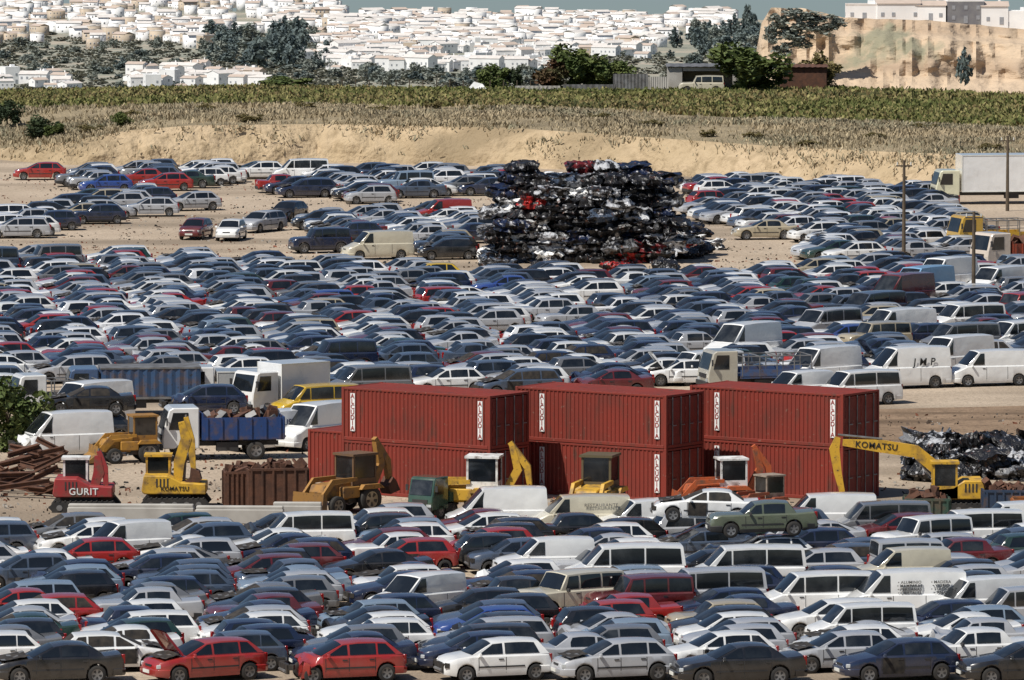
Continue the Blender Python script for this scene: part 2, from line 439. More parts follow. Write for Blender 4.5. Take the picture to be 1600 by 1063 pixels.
    if stripped or crumple:
        g=MB()
        g.box((fx-.01,0,.47),(.10,W*.62,.30),0)
        for sg in(1,-1): g.box((fx-.12,sg*w*.68,hf-.16),(.16,.30,.16),0,rot=(0,0,-sg*.45))
        g.tube((fx+.05,-w*.5,.4),(fx+.05,w*.5,.4),.05,n=6,m=1)
        pr.append(('bare_nose',g.mesh('bare_nose',[void,steel]),I4,[]))
    else:
        for sg in(1,-1):
            g=MB(); g.box((0,0,0),(.16,.34,.13),0,rot=(0,0,-sg*.45)); pr.append(('headlight',g.mesh('headlight',[lens],None,bev=.02),TR(fx-.155-.02*q,sg*w*(.64+.06*q),hf-.13),[]))
    tz=s.get('tz',deck-.17)
    for sg in(1,-1):
        g=MB(); g.box((0,0,0),(.10,.20 if deck<belt-.02 else .13,.16 if deck<belt-.02 else .30),0,rot=(0,0,sg*.2)); pr.append(('tail_light',g.mesh('tail_light',[redl],None,bev=.015),TR(-fx+.045,sg*w*.80,tz),[]))
    if not lod:
        for sg in(1,-1):
            g=MB(); g.box((0,0,0),(.10,.17,.12),0,taper=.8); g.box((.0,-sg*.09,-.03),(.05,.08,.05),1)
            pr.append(('door_mirror',g.mesh('door_mirror',[trim if s.get('old') else paint,trim],None,bev=.015),TR(cowl-.22,sg*(w+.06),belt+.03),[]))
        g=MB(); g.box((0,0,0),(.015,.5,.11),0); pm=g.mesh('number_plate',[plate])
        if not crumple and not stripped: pr.append(('number_plate',pm,TR(fx+.072,0,.40),[]))
        pr.append(('number_plate',pm,TR(-fx-.07,0,.42),[]))
    return pr
def bonnet_open(s):
    w=s['W']/2; cowl=s['L']/2-s['cowl']; l=s['cowl']-.12
    b=MB(); rows=[]
    for i in range(4):
        x=l*i/3; rows.append([(x,w*.86*k*(1-.10*i/3),.05*(1-k*k)-(.05 if abs(k)==1 else 0)) for k in(-1,-.97,-.5,0,.5,.97,1)])
    b.grid(rows,0); b.grid([[ (x,y,z-.03) for x,y,z in rw] for rw in rows],0)
    return ('bonnet',b.mesh('bonnet',[paint],40,weld=False),TR(cowl+.08,0,s['belt']+.05,0,-rad(52)),[])
def tailgate_open(s):
    w=s['W']/2; l=.95
    b=MB(); rows=[[(-l*i/3,w*.80*k,.03*(1-k*k)) for k in(-1,-.5,0,.5,1)] for i in range(4)]
    b.grid(rows,(lambda i,j:2 if i in(0,1) and j in(0,1,2,3) else 0)); b.grid([[(x,y,z-.03) for x,y,z in rw] for rw in rows],1)
    return ('tailgate',b.mesh('tailgate',[paint,trim,glass],40,weld=False),TR(-s['L']/2+s['rr'],0,s['H']-.06,0,rad(12)),[])
def engine_bay(s,seed=1):
    fx=s['L']/2; w=s['W']/2; cowl=fx-s['cowl']; rn=random.Random(seed)
    b=MB(); rows=[]
    for i in range(7):
        x=cowl+.12+(s['cowl']-.35)*i/6; z=s['belt']+(s['hf']+.06-s['belt'])*i/6
        rows.append([(x,w*.82*k,z+.045+rn.uniform(0,.05)) for k in(-1,-.6,-.2,.2,.6,1)])
    b.grid(rows,(lambda i,j:1 if (i*3+j*5)%7==0 else 0))
    return ('engine_bay',b.mesh('engine_bay',[void,steel]),I4,[])
SP={
 'small hatchback':dict(L=3.6,W=1.58,H=1.35,belt=.87,hf=.73,cowl=.90,rf=1.62,rr=.44,rb=.10,wf=.70,wr=.56,r=.27,panes=[(1.2,-.12),(-.2,-1.9)],seams=[.70,-.22],handles=[-.05],cpil=.12,rgv=.25,sq=.25),
 'hatchback':dict(L=3.9,W=1.64,H=1.35,belt=.88,hf=.71,cowl=1.05,rf=1.82,rr=.60,rb=.12,wf=.77,wr=.66,r=.29,panes=[(1.3,0.02),(-.06,-.93),(-1.0,-2)],seams=[.76,-.02,-.90],handles=[.12,-.78],cpil=.08,rgv=.3,sq=.2),
 'saloon':dict(L=4.25,W=1.66,H=1.33,belt=.89,hf=.70,deck=.95,cowl=1.25,rf=2.0,rr=1.22,rb=.66,wf=.80,wr=.92,r=.30,panes=[(1.4,.02),(-.06,-.93)],seams=[.78,-.02,-.94],handles=[.12,-.82],cpil=.10,sq=.25),
 'coupe':dict(L=4.0,W=1.66,H=1.25,belt=.86,hf=.66,deck=.90,cowl=1.3,rf=2.1,rr=1.15,rb=.35,wf=.78,wr=.80,r=.30,panes=[(1.4,-.45),(-.52,-1.4)],seams=[.62,-.48],handles=[-.36],cpil=.14),
 'estate':dict(L=4.3,W=1.64,H=1.39,belt=.90,hf=.71,cowl=1.15,rf=1.90,rr=.42,rb=.14,wf=.80,wr=.92,r=.29,panes=[(1.4,.05),(-.02,-.92),(-1.0,-2.2)],seams=[.82,.02,-.94],handles=[.15,-.82],cpil=.04,rgv=.15,sq=.3),
 'boxy hatchback':dict(L=3.65,W=1.56,H=1.35,belt=.87,hf=.79,cowl=1.08,rf=1.52,rr=.55,rb=.10,wf=.70,wr=.60,r=.27,panes=[(1.2,-.02),(-.1,-.85),(-.9,-2)],seams=[.64,-.05,-.84],handles=[.08,-.72],cpil=.08,old=True,sq=.9,rgv=.25,yt=.79),
 'boxy saloon':dict(L=4.15,W=1.62,H=1.36,belt=.89,hf=.82,deck=.94,cowl=1.32,rf=1.78,rr=1.10,rb=.80,wf=.78,wr=.92,r=.29,panes=[(1.4,.08),(0.0,-.82)],seams=[.72,.04,-.87],handles=[.18,-.75],cpil=.07,old=True,sq=1,yt=.79),
 'four-by-four':dict(L=4.1,W=1.75,H=1.75,belt=1.10,hf=1.0,cowl=1.25,rf=1.55,rr=.12,rb=.06,wf=.75,wr=.75,r=.36,panes=[(1.2,.05),(-.03,-.9),(-.98,-2)],seams=[.72,0,-.95],handles=[.12,-.8],cpil=.04,old=True,sq=1,yt=.83,big=True),
 'panel van':dict(L=4.7,W=1.85,H=1.95,belt=1.12,hf=.85,cowl=.85,rf=1.55,rr=.12,rb=.05,wf=.85,wr=.95,r=.31,panes=[(1.7,.55)],seams=[1.40,.45,-.75],handles=[.6],cpil=.05,sq=.8,yt=.84,rearglass=False,big=True,tz=.9,nomould=True),
 'high roof van':dict(L=4.9,W=1.9,H=2.25,belt=1.18,hf=.9,cowl=.85,rf=1.75,rr=.12,rb=.05,wf=.85,wr=1.0,r=.32,panes=[(1.9,.75)],seams=[1.5,.65,-.6],handles=[.8],cpil=.05,sq=.8,yt=.82,rearglass=False,big=True,tz=.95,nomould=True),
 'minibus':dict(L=4.5,W=1.8,H=1.82,belt=1.05,hf=.85,cowl=.75,rf=1.40,rr=.15,rb=.05,wf=.85,wr=.9,r=.31,panes=[(1.8,.65),(.58,-.65),(-.72,-2.4)],seams=[1.4,.6,-.68],handles=[.75],cpil=.04,sq=.8,yt=.85,big=True,tz=.9,nomould=True),
 'small van':dict(L=4.0,W=1.66,H=1.72,belt=1.0,hf=.82,cowl=.95,rf=1.65,rr=.10,rb=.05,wf=.78,wr=.68,r=.29,panes=[(1.2,.12)],seams=[.8,.1,-.9],handles=[.2],cpil=.05,sq=.6,yt=.84,rearglass=False,tz=.85,nomould=True),
}
CARK=['small hatchback','hatchback','saloon','coupe','estate','boxy hatchback','boxy saloon','four-by-four']
PR={}; PL={}
for ki,(k,s) in enumerate(SP.items()):
    PR[k]=make_car(s)
    PR[k+'|c']=make_car(s,crumple=1.3,seed=ki*3)
    if k in CARK:
        eb=engine_bay(s,ki)
        PR[k+'|b']=PR[k]+[eb]
        PR[k+'|o']=PR[k]+[eb,bonnet_open(s)]
        PR[k+'|d']=make_car(s,door=True)
        PR[k+'|f']=make_car(s,stripped=True)
        PR[k+'|x']=make_car(s,stripped=True,door=True)+[eb]
        PR[k+'|t']=PR[k]+[tailgate_open(s)]
    lp=make_car(s,lod=True)
    PL[k]=[(me,mt) for n,me,mt,ch in lp]+[(c[1],mt@c[2]) for n,me,mt,ch in lp for c in ch]
    if k in CARK: PL[k+'|b']=PL[k]+[(eb[1],I4)]
PAL={'black':(.010,.010,.012),'dark blue':(.010,.018,.050),'slate blue':(.055,.078,.12),'silver':(.43,.44,.46),'grey':(.16,.165,.175),'white':(.84,.84,.82),
 'red':(.34,.016,.012),'maroon':(.12,.010,.012),'dark green':(.012,.04,.03),'bright blue':(.02,.06,.26),'beige':(.42,.36,.25),'pale blue':(.22,.29,.37),'yellow':(.62,.40,.02),'cream':(.62,.57,.44),'olive green':(.11,.13,.085),'light blue':(.22,.40,.60)}
WF=[('black',.17),('dark blue',.15),('slate blue',.10),('silver',.20),('grey',.06),('white',.20),('red',.045),('maroon',.05),('dark green',.025),('bright blue',.010),('beige',.01),('pale blue',.015)]
WR=[('black',.08),('dark blue',.08),('slate blue',.06),('silver',.28),('grey',.06),('white',.34),('red',.045),('maroon',.03),('dark green',.02),('beige',.03)]
def pick(ws):
    t=R.random()*sum(w for _,w in ws)
    for n,w in ws:
        t-=w
        if t<=0: return n
    return ws[0][0]
KW=[('small hatchback',.22),('hatchback',.28),('saloon',.22),('coupe',.05),('estate',.06),('boxy hatchback',.10),('boxy saloon',.08),('four-by-four',.006)]
STW=[('',.42),('|c',.14),('|b',.13),('|o',.005),('|d',.09),('|f',.13),('|x',.10),('|t',.006)]
# ---------------------------------------------------------------- occupancy
occ={}
def circles(x,y,h,L,W):
    n=max(2,int(math.ceil(L/W))+1); rr=W/2
    return [(x+math.cos(h)*t,y+math.sin(h)*t,rr) for t in [(-L/2+rr)+(L-2*rr)*i/(n-1) for i in range(n)]]
def free(cs,m=.03):
    for x,y,r in cs:
        gx,gy=int(x//3),int(y//3)
        for a in(-1,0,1):
            for b in(-1,0,1):
                for (X,Y,Q) in occ.get((gx+a,gy+b),()):
                    if (X-x)**2+(Y-y)**2<(r+Q+m)**2: return False
    return True
def take(cs):
    for x,y,r in cs: occ.setdefault((int(x//3),int(y//3)),[]).append((x,y,r))
def inpoly(px,py,poly):
    c=False; n=len(poly)
    for i in range(n):
        x0,y0=poly[i]; x1,y1=poly[(i+1)%n]
        if (y0>py)!=(y1>py) and px<(x1-x0)*(py-y0)/(y1-y0)+x0: c=not c
    return c
ORD=['zeroth','first','second','third','fourth','fifth','sixth','seventh','eighth','ninth','tenth','eleventh','twelfth','thirteenth','fourteenth','fifteenth','sixteenth','seventeenth','eighteenth','nineteenth','twentieth']
def ordw(n):
    if n<=20: return ORD[n]
    return str(n)+({1:'st',2:'nd',3:'rd'}.get(n%10,'th') if n%100 not in(11,12,13) else 'th')
def block(x,y,h,L,W): take(circles(x,y,h,L,W))
# ================================================================ CONTAINERS
CL,CW,CH=7.75,2.85,2.27
th=rad(35)
def container_parts():
    out=[]
    def corr(p0,p1,nrm,z0,z1,nc):
        b=MB(); pts=[]
        d=Vector(p1)-Vector(p0)
        for i in range(nc):
            for t,o in((0,0),(.3,0),(.42,-.035),(.88,-.035),(1,0)):
                if t==1 and i<nc-1: continue
                pts.append(Vector(p0)+d*((i+t)/nc)+Vector(nrm)*o)
        b.grid([[(p.x,p.y,z0) for p in pts],[(p.x,p.y,z1) for p in pts]],0); return b
    b=corr((.12,.0,0),(CL-.12,.0,0),(0,-1,0),.14,CH-.1,36)
    out.append(('side_wall',b.mesh('side_wall',[contm]),I4,[]))
    b=corr((.12,CW,0),(CL-.12,CW,0),(0,1,0),.14,CH-.1,36); out.append(('side_wall',b.mesh('side_wall',[contm]),I4,[]))
    b=corr((CL,.1,0),(CL,CW-.1,0),(1,0,0),.14,CH-.1,9); out.append(('end_wall',b.mesh('end_wall',[contm]),I4,[]))
    b=MB()
    b.grid([[(.1+(CL-.2)*i/40,y,CH-.03+(.02 if i%2 else 0)) for i in range(41)] for y in(.08,CW-.08)],0)
    out.append(('roof',b.mesh('roof',[contm]),I4,[]))
    b=MB()
    for x in(.06,CL-.06):
        for y in(.05,CW-.05): b.box((x,y,CH/2),(.13,.13,CH),0)
    for y in(.03,CW-.03):
        b.box((CL/2,y,.08),(CL-.26,.10,.14),0); b.box((CL/2,y,CH-.06),(CL-.26,.08,.09),0)
    for x in(.05,CL-.05):
        b.box((x,CW/2,.08),(.10,CW-.24,.14),0); b.box((x,CW/2,CH-.06),(.09,CW-.24,.10),0)
    out.append(('frame',b.mesh('frame',[contm],None,bev=.01),I4,[]))
    for i in(0,1):
        b=MB(); y0=.13+i*(CW-.26)/2; y1=y0+(CW-.26)/2-.02
        b.box((.05,(y0+y1)/2,CH/2),(.05,y1-y0,CH-.30),0)
        for k in range(4): b.box((.022,(y0+y1)/2,.35+k*.51),(.02,y1-y0-.12,.30),0)
        rods=MB()
        for f in(.25,.75):
            yy=y0+(y1-y0)*f; rods.tube((-.02,yy,.15),(-.02,yy,CH-.12),.022,n=6)
            rods.box((-.03,yy+.12,.95),(.03,.3,.04))
        out.append(('door',b.mesh('door',[contm]),I4,[('lock_rod',rods.mesh('lock_rod',[steel]),I4)]))
    return out
CP=container_parts()
letters='ALCUDIA'; _cm={}
def container(px,py,z,label,text=(),du=0,dn=0):
    x,y=G(px,py)
    u=Vector((-math.cos(th),math.sin(th),0)); n=Vector((math.sin(th),math.cos(th),0))
    x+=u.x*du+n.x*dn; y+=u.y*du+n.y*dn
    root=empty('shipping_container',(x,y,z),0,label,'container','red shipping containers stacked in the yard')
    mx=Matrix(((u.x,n.x,0,0),(u.y,n.y,0,0),(0,0,1,0),(0,0,0,1)))
    def mm(me):
        if me.name not in _cm:
            m2=me.copy(); m2.transform(mx); m2.flip_normals(); _cm[me.name]=m2
        return _cm[me.name]
    for nm,me,mt,ch in CP:
        o=part(nm,mm(me),root)
        for n2,me2,_ in ch: part(n2,mm(me2),o)
    ang=math.atan2(-u.y,-u.x)
    for s in text:
        p=u*s-n*.03
        b=MB(); b.box((0,0,0),(.24,.015,1.62)); band=part('lettering_panel',b.mesh('lettering_panel',[white_text]),root,(p.x,p.y,CH/2+.08),(0,0,ang))
        for i,c in enumerate(letters): part('lettering',text_mesh(c,.28,red_text),band,(0,-.018,.68-i*.228),(rad(90),0,0))
    cx,cy=x+u.x*CL/2+n.x*CW/2,y+u.y*CL/2+n.y*CW/2
    if z<1: block(cx,cy,math.atan2(u.y,u.x),CL+.3,CW+.2)
TXB=((),(.45,6.35),(6.35,)); TXT=((.5,CL-.6),(.45,6.35),(.5,6.35))
for i,(px,py) in enumerate(((766,787),(1041,786),(1317,784))):
    nm=['left','middle','right'][i]
    container(px,py,0,f'red corrugated shipping container at the bottom of the {nm} stack behind parked vans',text=TXB[i])
    container(px,py,CH+.005,f'red corrugated shipping container with white lettering strips on top of the {nm} stack',text=TXT[i])
container(766,787,0,'red shipping container at ground level sticking out left behind the left stack',du=4.1,dn=3.1)
# ---------------------------------------------------------------- trucks
_wh={}
def WH(r,wd):
    if (r,wd) not in _wh: _wh[(r,wd)]=wheel_meshes(r,wd,20)
    return _wh[(r,wd)]
def wheels_for(root,xs,w,r,wd=.28):
    tm,rm=WH(r,wd)
    for x in xs:
        for sg in(1,-1):
            o=part('wheel',tm,root,(x,sg*(w/2-wd/2),r)); part('rim',rm,o)
def make_truck(px,py,h,label,cabc,kind='box',cargoc=(.7,.7,.68),L=6.2,W=2.2,ch=2.4,name='truck',cat='truck',sc=1):
    x,y=G(px,py)
    root=empty(name,(x,y,0),h,label,cat); root.scale=(sc,sc,sc)
    f=L/2
    b=MB(); b.prism([(f-1.7,.55),(f-.02,.55),(f,1.0),(f-.05,1.35),(f-.32,2.32),(f-.5,2.42),(f-1.7,2.42)],-W/2,W/2)
    part('cab',b.mesh('cab',[paint],None,bev=.05),root,color=cabc)
    g=MB(); g.quad([(f-.035,-W*.43,1.42),(f-.035,W*.43,1.42),(f-.285,W*.41,2.26),(f-.285,-W*.41,2.26)]); part('windscreen',g.mesh('windscreen',[glass],weld=False),root)
    for sg in(1,-1):
        g=MB(); yy=sg*(W/2+.012); g.quad([(f-.3,yy,1.42),(f-1.2,yy,1.42),(f-1.2,yy,2.2),(f-.5,yy,2.2)]); part('side_window',g.mesh('side_window',[glass],weld=False),root)
        g=MB(); g.box((0,0,0),(.06,.32,.16)); part('headlight',g.mesh('headlight',[lens]),root,(f+.0,sg*W*.36,.82))
        g=MB(); g.box((0,0,0),(.05,.18,.35)); g.tube((0,-sg*.15,.1),(0,-sg*.02,.1),.015); part('door_mirror',g.mesh('door_mirror',[trim]),root,(f-.2,sg*(W/2+.16),1.8))
    g=MB(); g.box((f+.03,0,.62),(.14,W*.98,.26)); part('front_bumper',g.mesh('front_bumper',[trim],None,bev=.02),root)
    g=MB(); g.box((f+.005,0,1.05),(.05,W*.6,.22)); part('grille',g.mesh('grille',[trim]),root)
    g=MB(); g.box((-.1,.38,.72),(L-.6,.12,.2)); g.box((-.1,-.38,.72),(L-.6,.12,.2)); g.box((-.2,W*.36,.62),(1.0,.4,.4)); part('chassis',g.mesh('chassis',[trim]),root)
    wheels_for(root,(f-.95,-f+1.3),W,.42)
    x0,x1=-f,f-1.85; xm=(x0+x1)/2; l=x1-x0
    if kind=='box':
        b=MB(); b.box((xm,0,.9+ch/2),(l,W+.1,ch)); bx=part('cargo_box',b.mesh('cargo_box',[paint],None,bev=.03),root,color=cargoc)
        g=MB()
        for zz in(.92,.9+ch-.03):
            for sg in(1,-1): g.box((xm,sg*(W/2+.06),zz),(l+.02,.03,.06))
        for sx in(x0+.02,x1-.02): g.box((sx,W/2+.06,.9+ch/2),(.05,.03,ch-.1)); g.box((sx,-W/2-.06,.9+ch/2),(.05,.03,ch-.1))
        part('edge_trim',g.mesh('edge_trim',[plate]),bx)
    elif kind=='dump':
        b=MB(); hh=ch
        for sg in(1,-1):
            b.box((xm,sg*(W/2),.95+hh/2),(l,.07,hh))
            for i in range(6): b.box((x0+.2+i*(l-.4)/5,sg*(W/2+.06),.95+hh/2),(.08,.06,hh))
        b.box((x0,0,.95+hh/2),(.07,W,hh)); b.box((x1,0,.95+hh*.6),(.07,W,hh*1.2)); b.box((xm,0,.95),(l,W,.08))
        bd=part('tipper_body',b.mesh('tipper_body',[coat]),root,color=cargoc)
        g=MB(); rn=random.Random(int(px))
        for i in range(34): g.box((rn.uniform(x0+.3,x1-.3),rn.uniform(-W/2+.3,W/2-.3),.95+hh+rn.uniform(-.2,.12)),(rn.uniform(.2,.9),rn.uniform(.1,.5),rn.uniform(.1,.35)),rn.choice((0,0,1)),rot=(rn.random()*3,rn.random()*3,rn.random()*3))
        part('load',g.mesh('load',[rust,steel]),bd)
    elif kind=='rack':
        b=MB(); b.box((xm,0,.95),(l,W,.12))
        for sg in(1,-1): b.box((xm,sg*W/2,1.2),(l,.05,.35))
        bd=part('flat_bed',b.mesh('flat_bed',[coat]),root,color=cargoc)
        g=MB()
        for i in range(5):
            xx=x0+.1+i*(l-.2)/4
            for sg in(1,-1): g.tube((xx,sg*W/2,1.0),(xx,sg*W/2,2.1),.035,n=5)
            g.tube((xx,-W/2,2.1),(xx,W/2,2.1),.03,n=5)
        for sg in(1,-1): g.tube((x0+.1,sg*W/2,2.1),(x1-.1,sg*W/2,2.1),.035,n=5); g.tube((x0+.1,sg*W/2,1.6),(x1-.1,sg*W/2,1.6),.025,n=5)
        part('rack_rails',g.mesh('rack_rails',[steel]),bd)
    elif kind=='curtain':
        b=MB(); n=24
        for sg in(1,-1): b.grid([[(x0+l*i/n,sg*(W/2+.05*(i%2)),zz) for i in range(n+1)] for zz in(1.0,.95+ch)],0)
        b.box((x0,0,.97+ch/2),(.04,W,ch)); b.box((x1,0,.97+ch/2),(.04,W,ch))
        bd=part('curtain_sides',b.mesh('curtain_sides',[coat]),root,color=cargoc)
        g=MB(); g.box((xm,0,.98+ch),(l+.1,W+.12,.08)); g.box((xm,0,.93),(l+.1,W+.10,.12))
        part('roof_frame',g.mesh('roof_frame',[steel]),bd)
    block(x,y,h,L*sc+.2,W*sc+.15)
    return root
WHT=(.76,.76,.74); D=math.pi
make_truck(205,648,D+.12,'truck with worn dark blue curtain sides in left truck row',(.05,.09,.18),'curtain',(.03,.07,.15),L=6.8,W=2.3,ch=1.45,sc=.95)
make_truck(352,642,D+.1,'grey-white box truck right of the blue curtain-sided truck',WHT,'box',(.38,.39,.39),L=4.7,W=2.1,ch=1.3,sc=.9)
make_truck(437,648,D+.65,'white box truck with tall square box, upper left of containers',WHT,'box',(.74,.75,.75),L=5.0,W=2.1,ch=1.9,sc=.9)
make_truck(345,716,D+.16,'white cab tipper truck with blue body full of scrap',WHT,'dump',(.015,.05,.17),L=5.6,W=2.1,ch=1.0,name='tipper_truck',sc=.98)
make_truck(84,655,D+.3,'white cab truck behind green bush at left edge',WHT,'rack',(.2,.2,.2),L=4.6,W=2.0,ch=1,sc=.9)
make_truck(1180,614,D+.25,'old truck with beige cab and open steel rack beside minibus',(.45,.42,.34),'rack',(.05,.09,.2),L=6.0,W=2.2,name='rack_truck',sc=.9)
make_truck(1545,395,D+.3,'yellow crane truck among scrap under right pole',(.55,.33,.03),'rack',(.5,.3,.03),L=5.0,W=2.2,name='crane_truck')
make_truck(1578,424,D+.5,'old white and red cab truck beside yellow crane truck',(.7,.6,.5),'dump',(.3,.06,.03),L=4.6,W=2.1,ch=.8)
make_truck(1572,318,D+.12,'cream cab lorry hauling long white box trailer at top right bank',(.72,.70,.50),'box',(.80,.80,.79),L=10.5,W=2.4,ch=2.6,name='lorry',cat='lorry')
# ---------------------------------------------------------------- excavators
def poly_arm(pts,th_,y0,y1,name,m,parent,color):
    b=MB(); up=[];dn=[]
    for i,(x,z) in enumerate(pts):
        a=Vector(pts[max(i-1,0)]); c=Vector(pts[min(i+1,len(pts)-1)])
        d=(c-a).normalized(); nn=Vector((-d.y,d.x)); t=th_[i]/2
        up.append((x+nn.x*t,z+nn.y*t)); dn.append((x-nn.x*t,z-nn.y*t))
    b.grid([[(x,y0,z) for x,z in up],[(x,y1,z) for x,z in up],[(x,y1,z) for x,z in dn],[(x,y0,z) for x,z in dn],[(x,y0,z) for x,z in up]],0)
    for e in(0,-1): b.quad([(up[e][0],y0,up[e][1]),(up[e][0],y1,up[e][1]),(dn[e][0],y1,dn[e][1]),(dn[e][0],y0,dn[e][1])])
    return part(name,b.mesh(name,[m]),parent,color=color)
def cabin(root,c0,cy,z0,z1,lx,ly,col,m=None):
    b=MB(); zs=z0+(z1-z0)*.36
    b.box((c0,cy,(z0+zs)/2),(lx,ly,zs-z0))
    for dx in(-1,1):
        for dy in(-1,1): b.box((c0+dx*(lx/2-.05),cy+dy*(ly/2-.05),(zs+z1)/2),(.09,.09,z1-zs))
    b.box((c0,cy,z1+.04),(lx+.12,ly+.12,.1))
    cb=part('cab',b.mesh('cab',[m or coat],None),root,color=col)
    g=MB(); g.box((c0,cy,(zs+z1)/2),(lx-.06,ly-.06,z1-zs-.01)); part('cab_window',g.mesh('cab_window',[glass]),cb)
    return cb
def excavator(px,py,h,label,col,boom,stick,cabc=None,cwtext=None,bl=2.2,cabx=.55,sc=1,bth=.46):
    x,y=G(px,py); root=empty('excavator',(x,y,0),h,label,'excavator'); W=2.0; root.scale=(sc,)*3
    cabc=cabc or col
    for sg in(1,-1):
        b=MB(); pts=[(1.25,0),(1.45,.2),(1.25,.45),(-1.25,.45),(-1.45,.2),(-1.25,0)]
        b.prism(pts,sg*.95-.22,sg*.95+.22,0)
        for i in range(12): b.box((-1.2+i*.218,sg*.95,.47),(.06,.46,.05))
        t=part('track',b.mesh('track',[tyre]),root)
        g=MB()
        for i in range(5): g.tube((-1.0+i*.5,sg*.95-.24,.2),(-1.0+i*.5,sg*.95+.24,.2),.13,n=8)
        part('roller',g.mesh('roller',[steel]),t)
    b=MB(); b.box((0,0,.5),(1.2,1.5,.3)); part('undercarriage',b.mesh('undercarriage',[trim]),root)
    b=MB(); b.prism([(bl/2,.62),(bl/2,1.05),(bl*.1,1.12),(-bl*.12,1.4),(-bl/2,1.4),(-bl/2-.1,.75),(-bl/2,.62)],-W/2,W/2)
    hs=part('engine_housing',b.mesh('engine_housing',[coat],None,bev=.04),root,color=col)
    g=MB()
    for i in range(4): g.box((-.3-.15*i,W/2+.005,1.1),(.06,.02,.35)); g.box((-.3-.15*i,-W/2-.005,1.1),(.06,.02,.35))
    part('vent',g.mesh('vent',[trim]),hs)
    cabin(root,cabx,.55,.66,2.1,1.05,.9,cabc)
    bo=poly_arm(boom,[.34]+[bth]*(len(boom)-2)+[.26],-.42,-.12,'boom',coat,root,col)
    poly_arm(stick[0],stick[1],-.40,-.14,'stick',coat,root,col)
    ex,ez=stick[0][-1]
    b=MB(); b.prism([(ex-.1,ez+.1),(ex+.25,ez-.05),(ex+.35,ez-.4),(ex+.1,ez-.62),(ex-.35,ez-.5),(ex-.15,ez-.35)],-.65,.1)
    if ez>.6: part('bucket',b.mesh('bucket',[rust]),root)
    a=boom[0]; c=boom[len(boom)//2]; c2=boom[-2]; s0=stick[0][0]
    g=MB(); g.tube((a[0]+.25,-.27,a[1]-.1),(c[0],-.27,c[1]-.28),.06,n=6); part('hydraulic_ram',g.mesh('hydraulic_ram',[steel]),root)
    g=MB(); g.tube((c2[0],-.27,c2[1]+.3),(s0[0],-.27,s0[1]+.1),.05,n=6); part('hydraulic_ram',g.mesh('hydraulic_ram',[steel]),root)
    if cwtext: part('lettering',text_mesh(cwtext[0],cwtext[1],cwtext[4]),hs,cwtext[2],cwtext[3])
    block(x,y,h,3.0,2.4)
    return root,bo
YEL=(.60,.35,.03)
exk,bok=excavator(1495,800,D,'yellow excavator reaching its long lettered boom left over the scrap yard',YEL,
  boom=[(.3,1.0),(.9,1.85),(1.7,2.5),(3.1,2.72),(4.75,2.88)],stick=([(4.95,3.1),(5.1,2.6),(4.95,1.6),(4.75,.75)],[.22,.42,.32,.22]),bl=2.1,bth=.52)
part('lettering',text_mesh('KOMATSU',.36,black_text),bok,(3.35,-.105,2.74),(rad(90),rad(5),rad(180)))
excavator(275,792,.0,'yellow excavator with boom folded upright beside rusty skip',YEL,
  boom=[(.1,1.1),(.15,1.9),(.45,2.9),(.25,3.6)],stick=([(.45,3.8),(.65,2.8),(.75,1.6)],[.2,.34,.2]),bl=2.6,
  cwtext=('KOMATSU',.24,(.0,-1.02,.86),(rad(90),0,0),black_text),cabx=-.75)
excavator(133,797,.0,'red and white excavator with dark red boom at far left',(.30,.03,.03),
  boom=[(.4,1.0),(.6,1.6),(.55,2.3)],stick=([(.6,2.5),(.85,1.8),(.9,1.0)],[.2,.26,.2]),cabc=(.7,.7,.68),bl=2.4,
  cwtext=('GURIT',.40,(0,-1.02,.86),(rad(90),0,0),white_text),cabx=-.4)
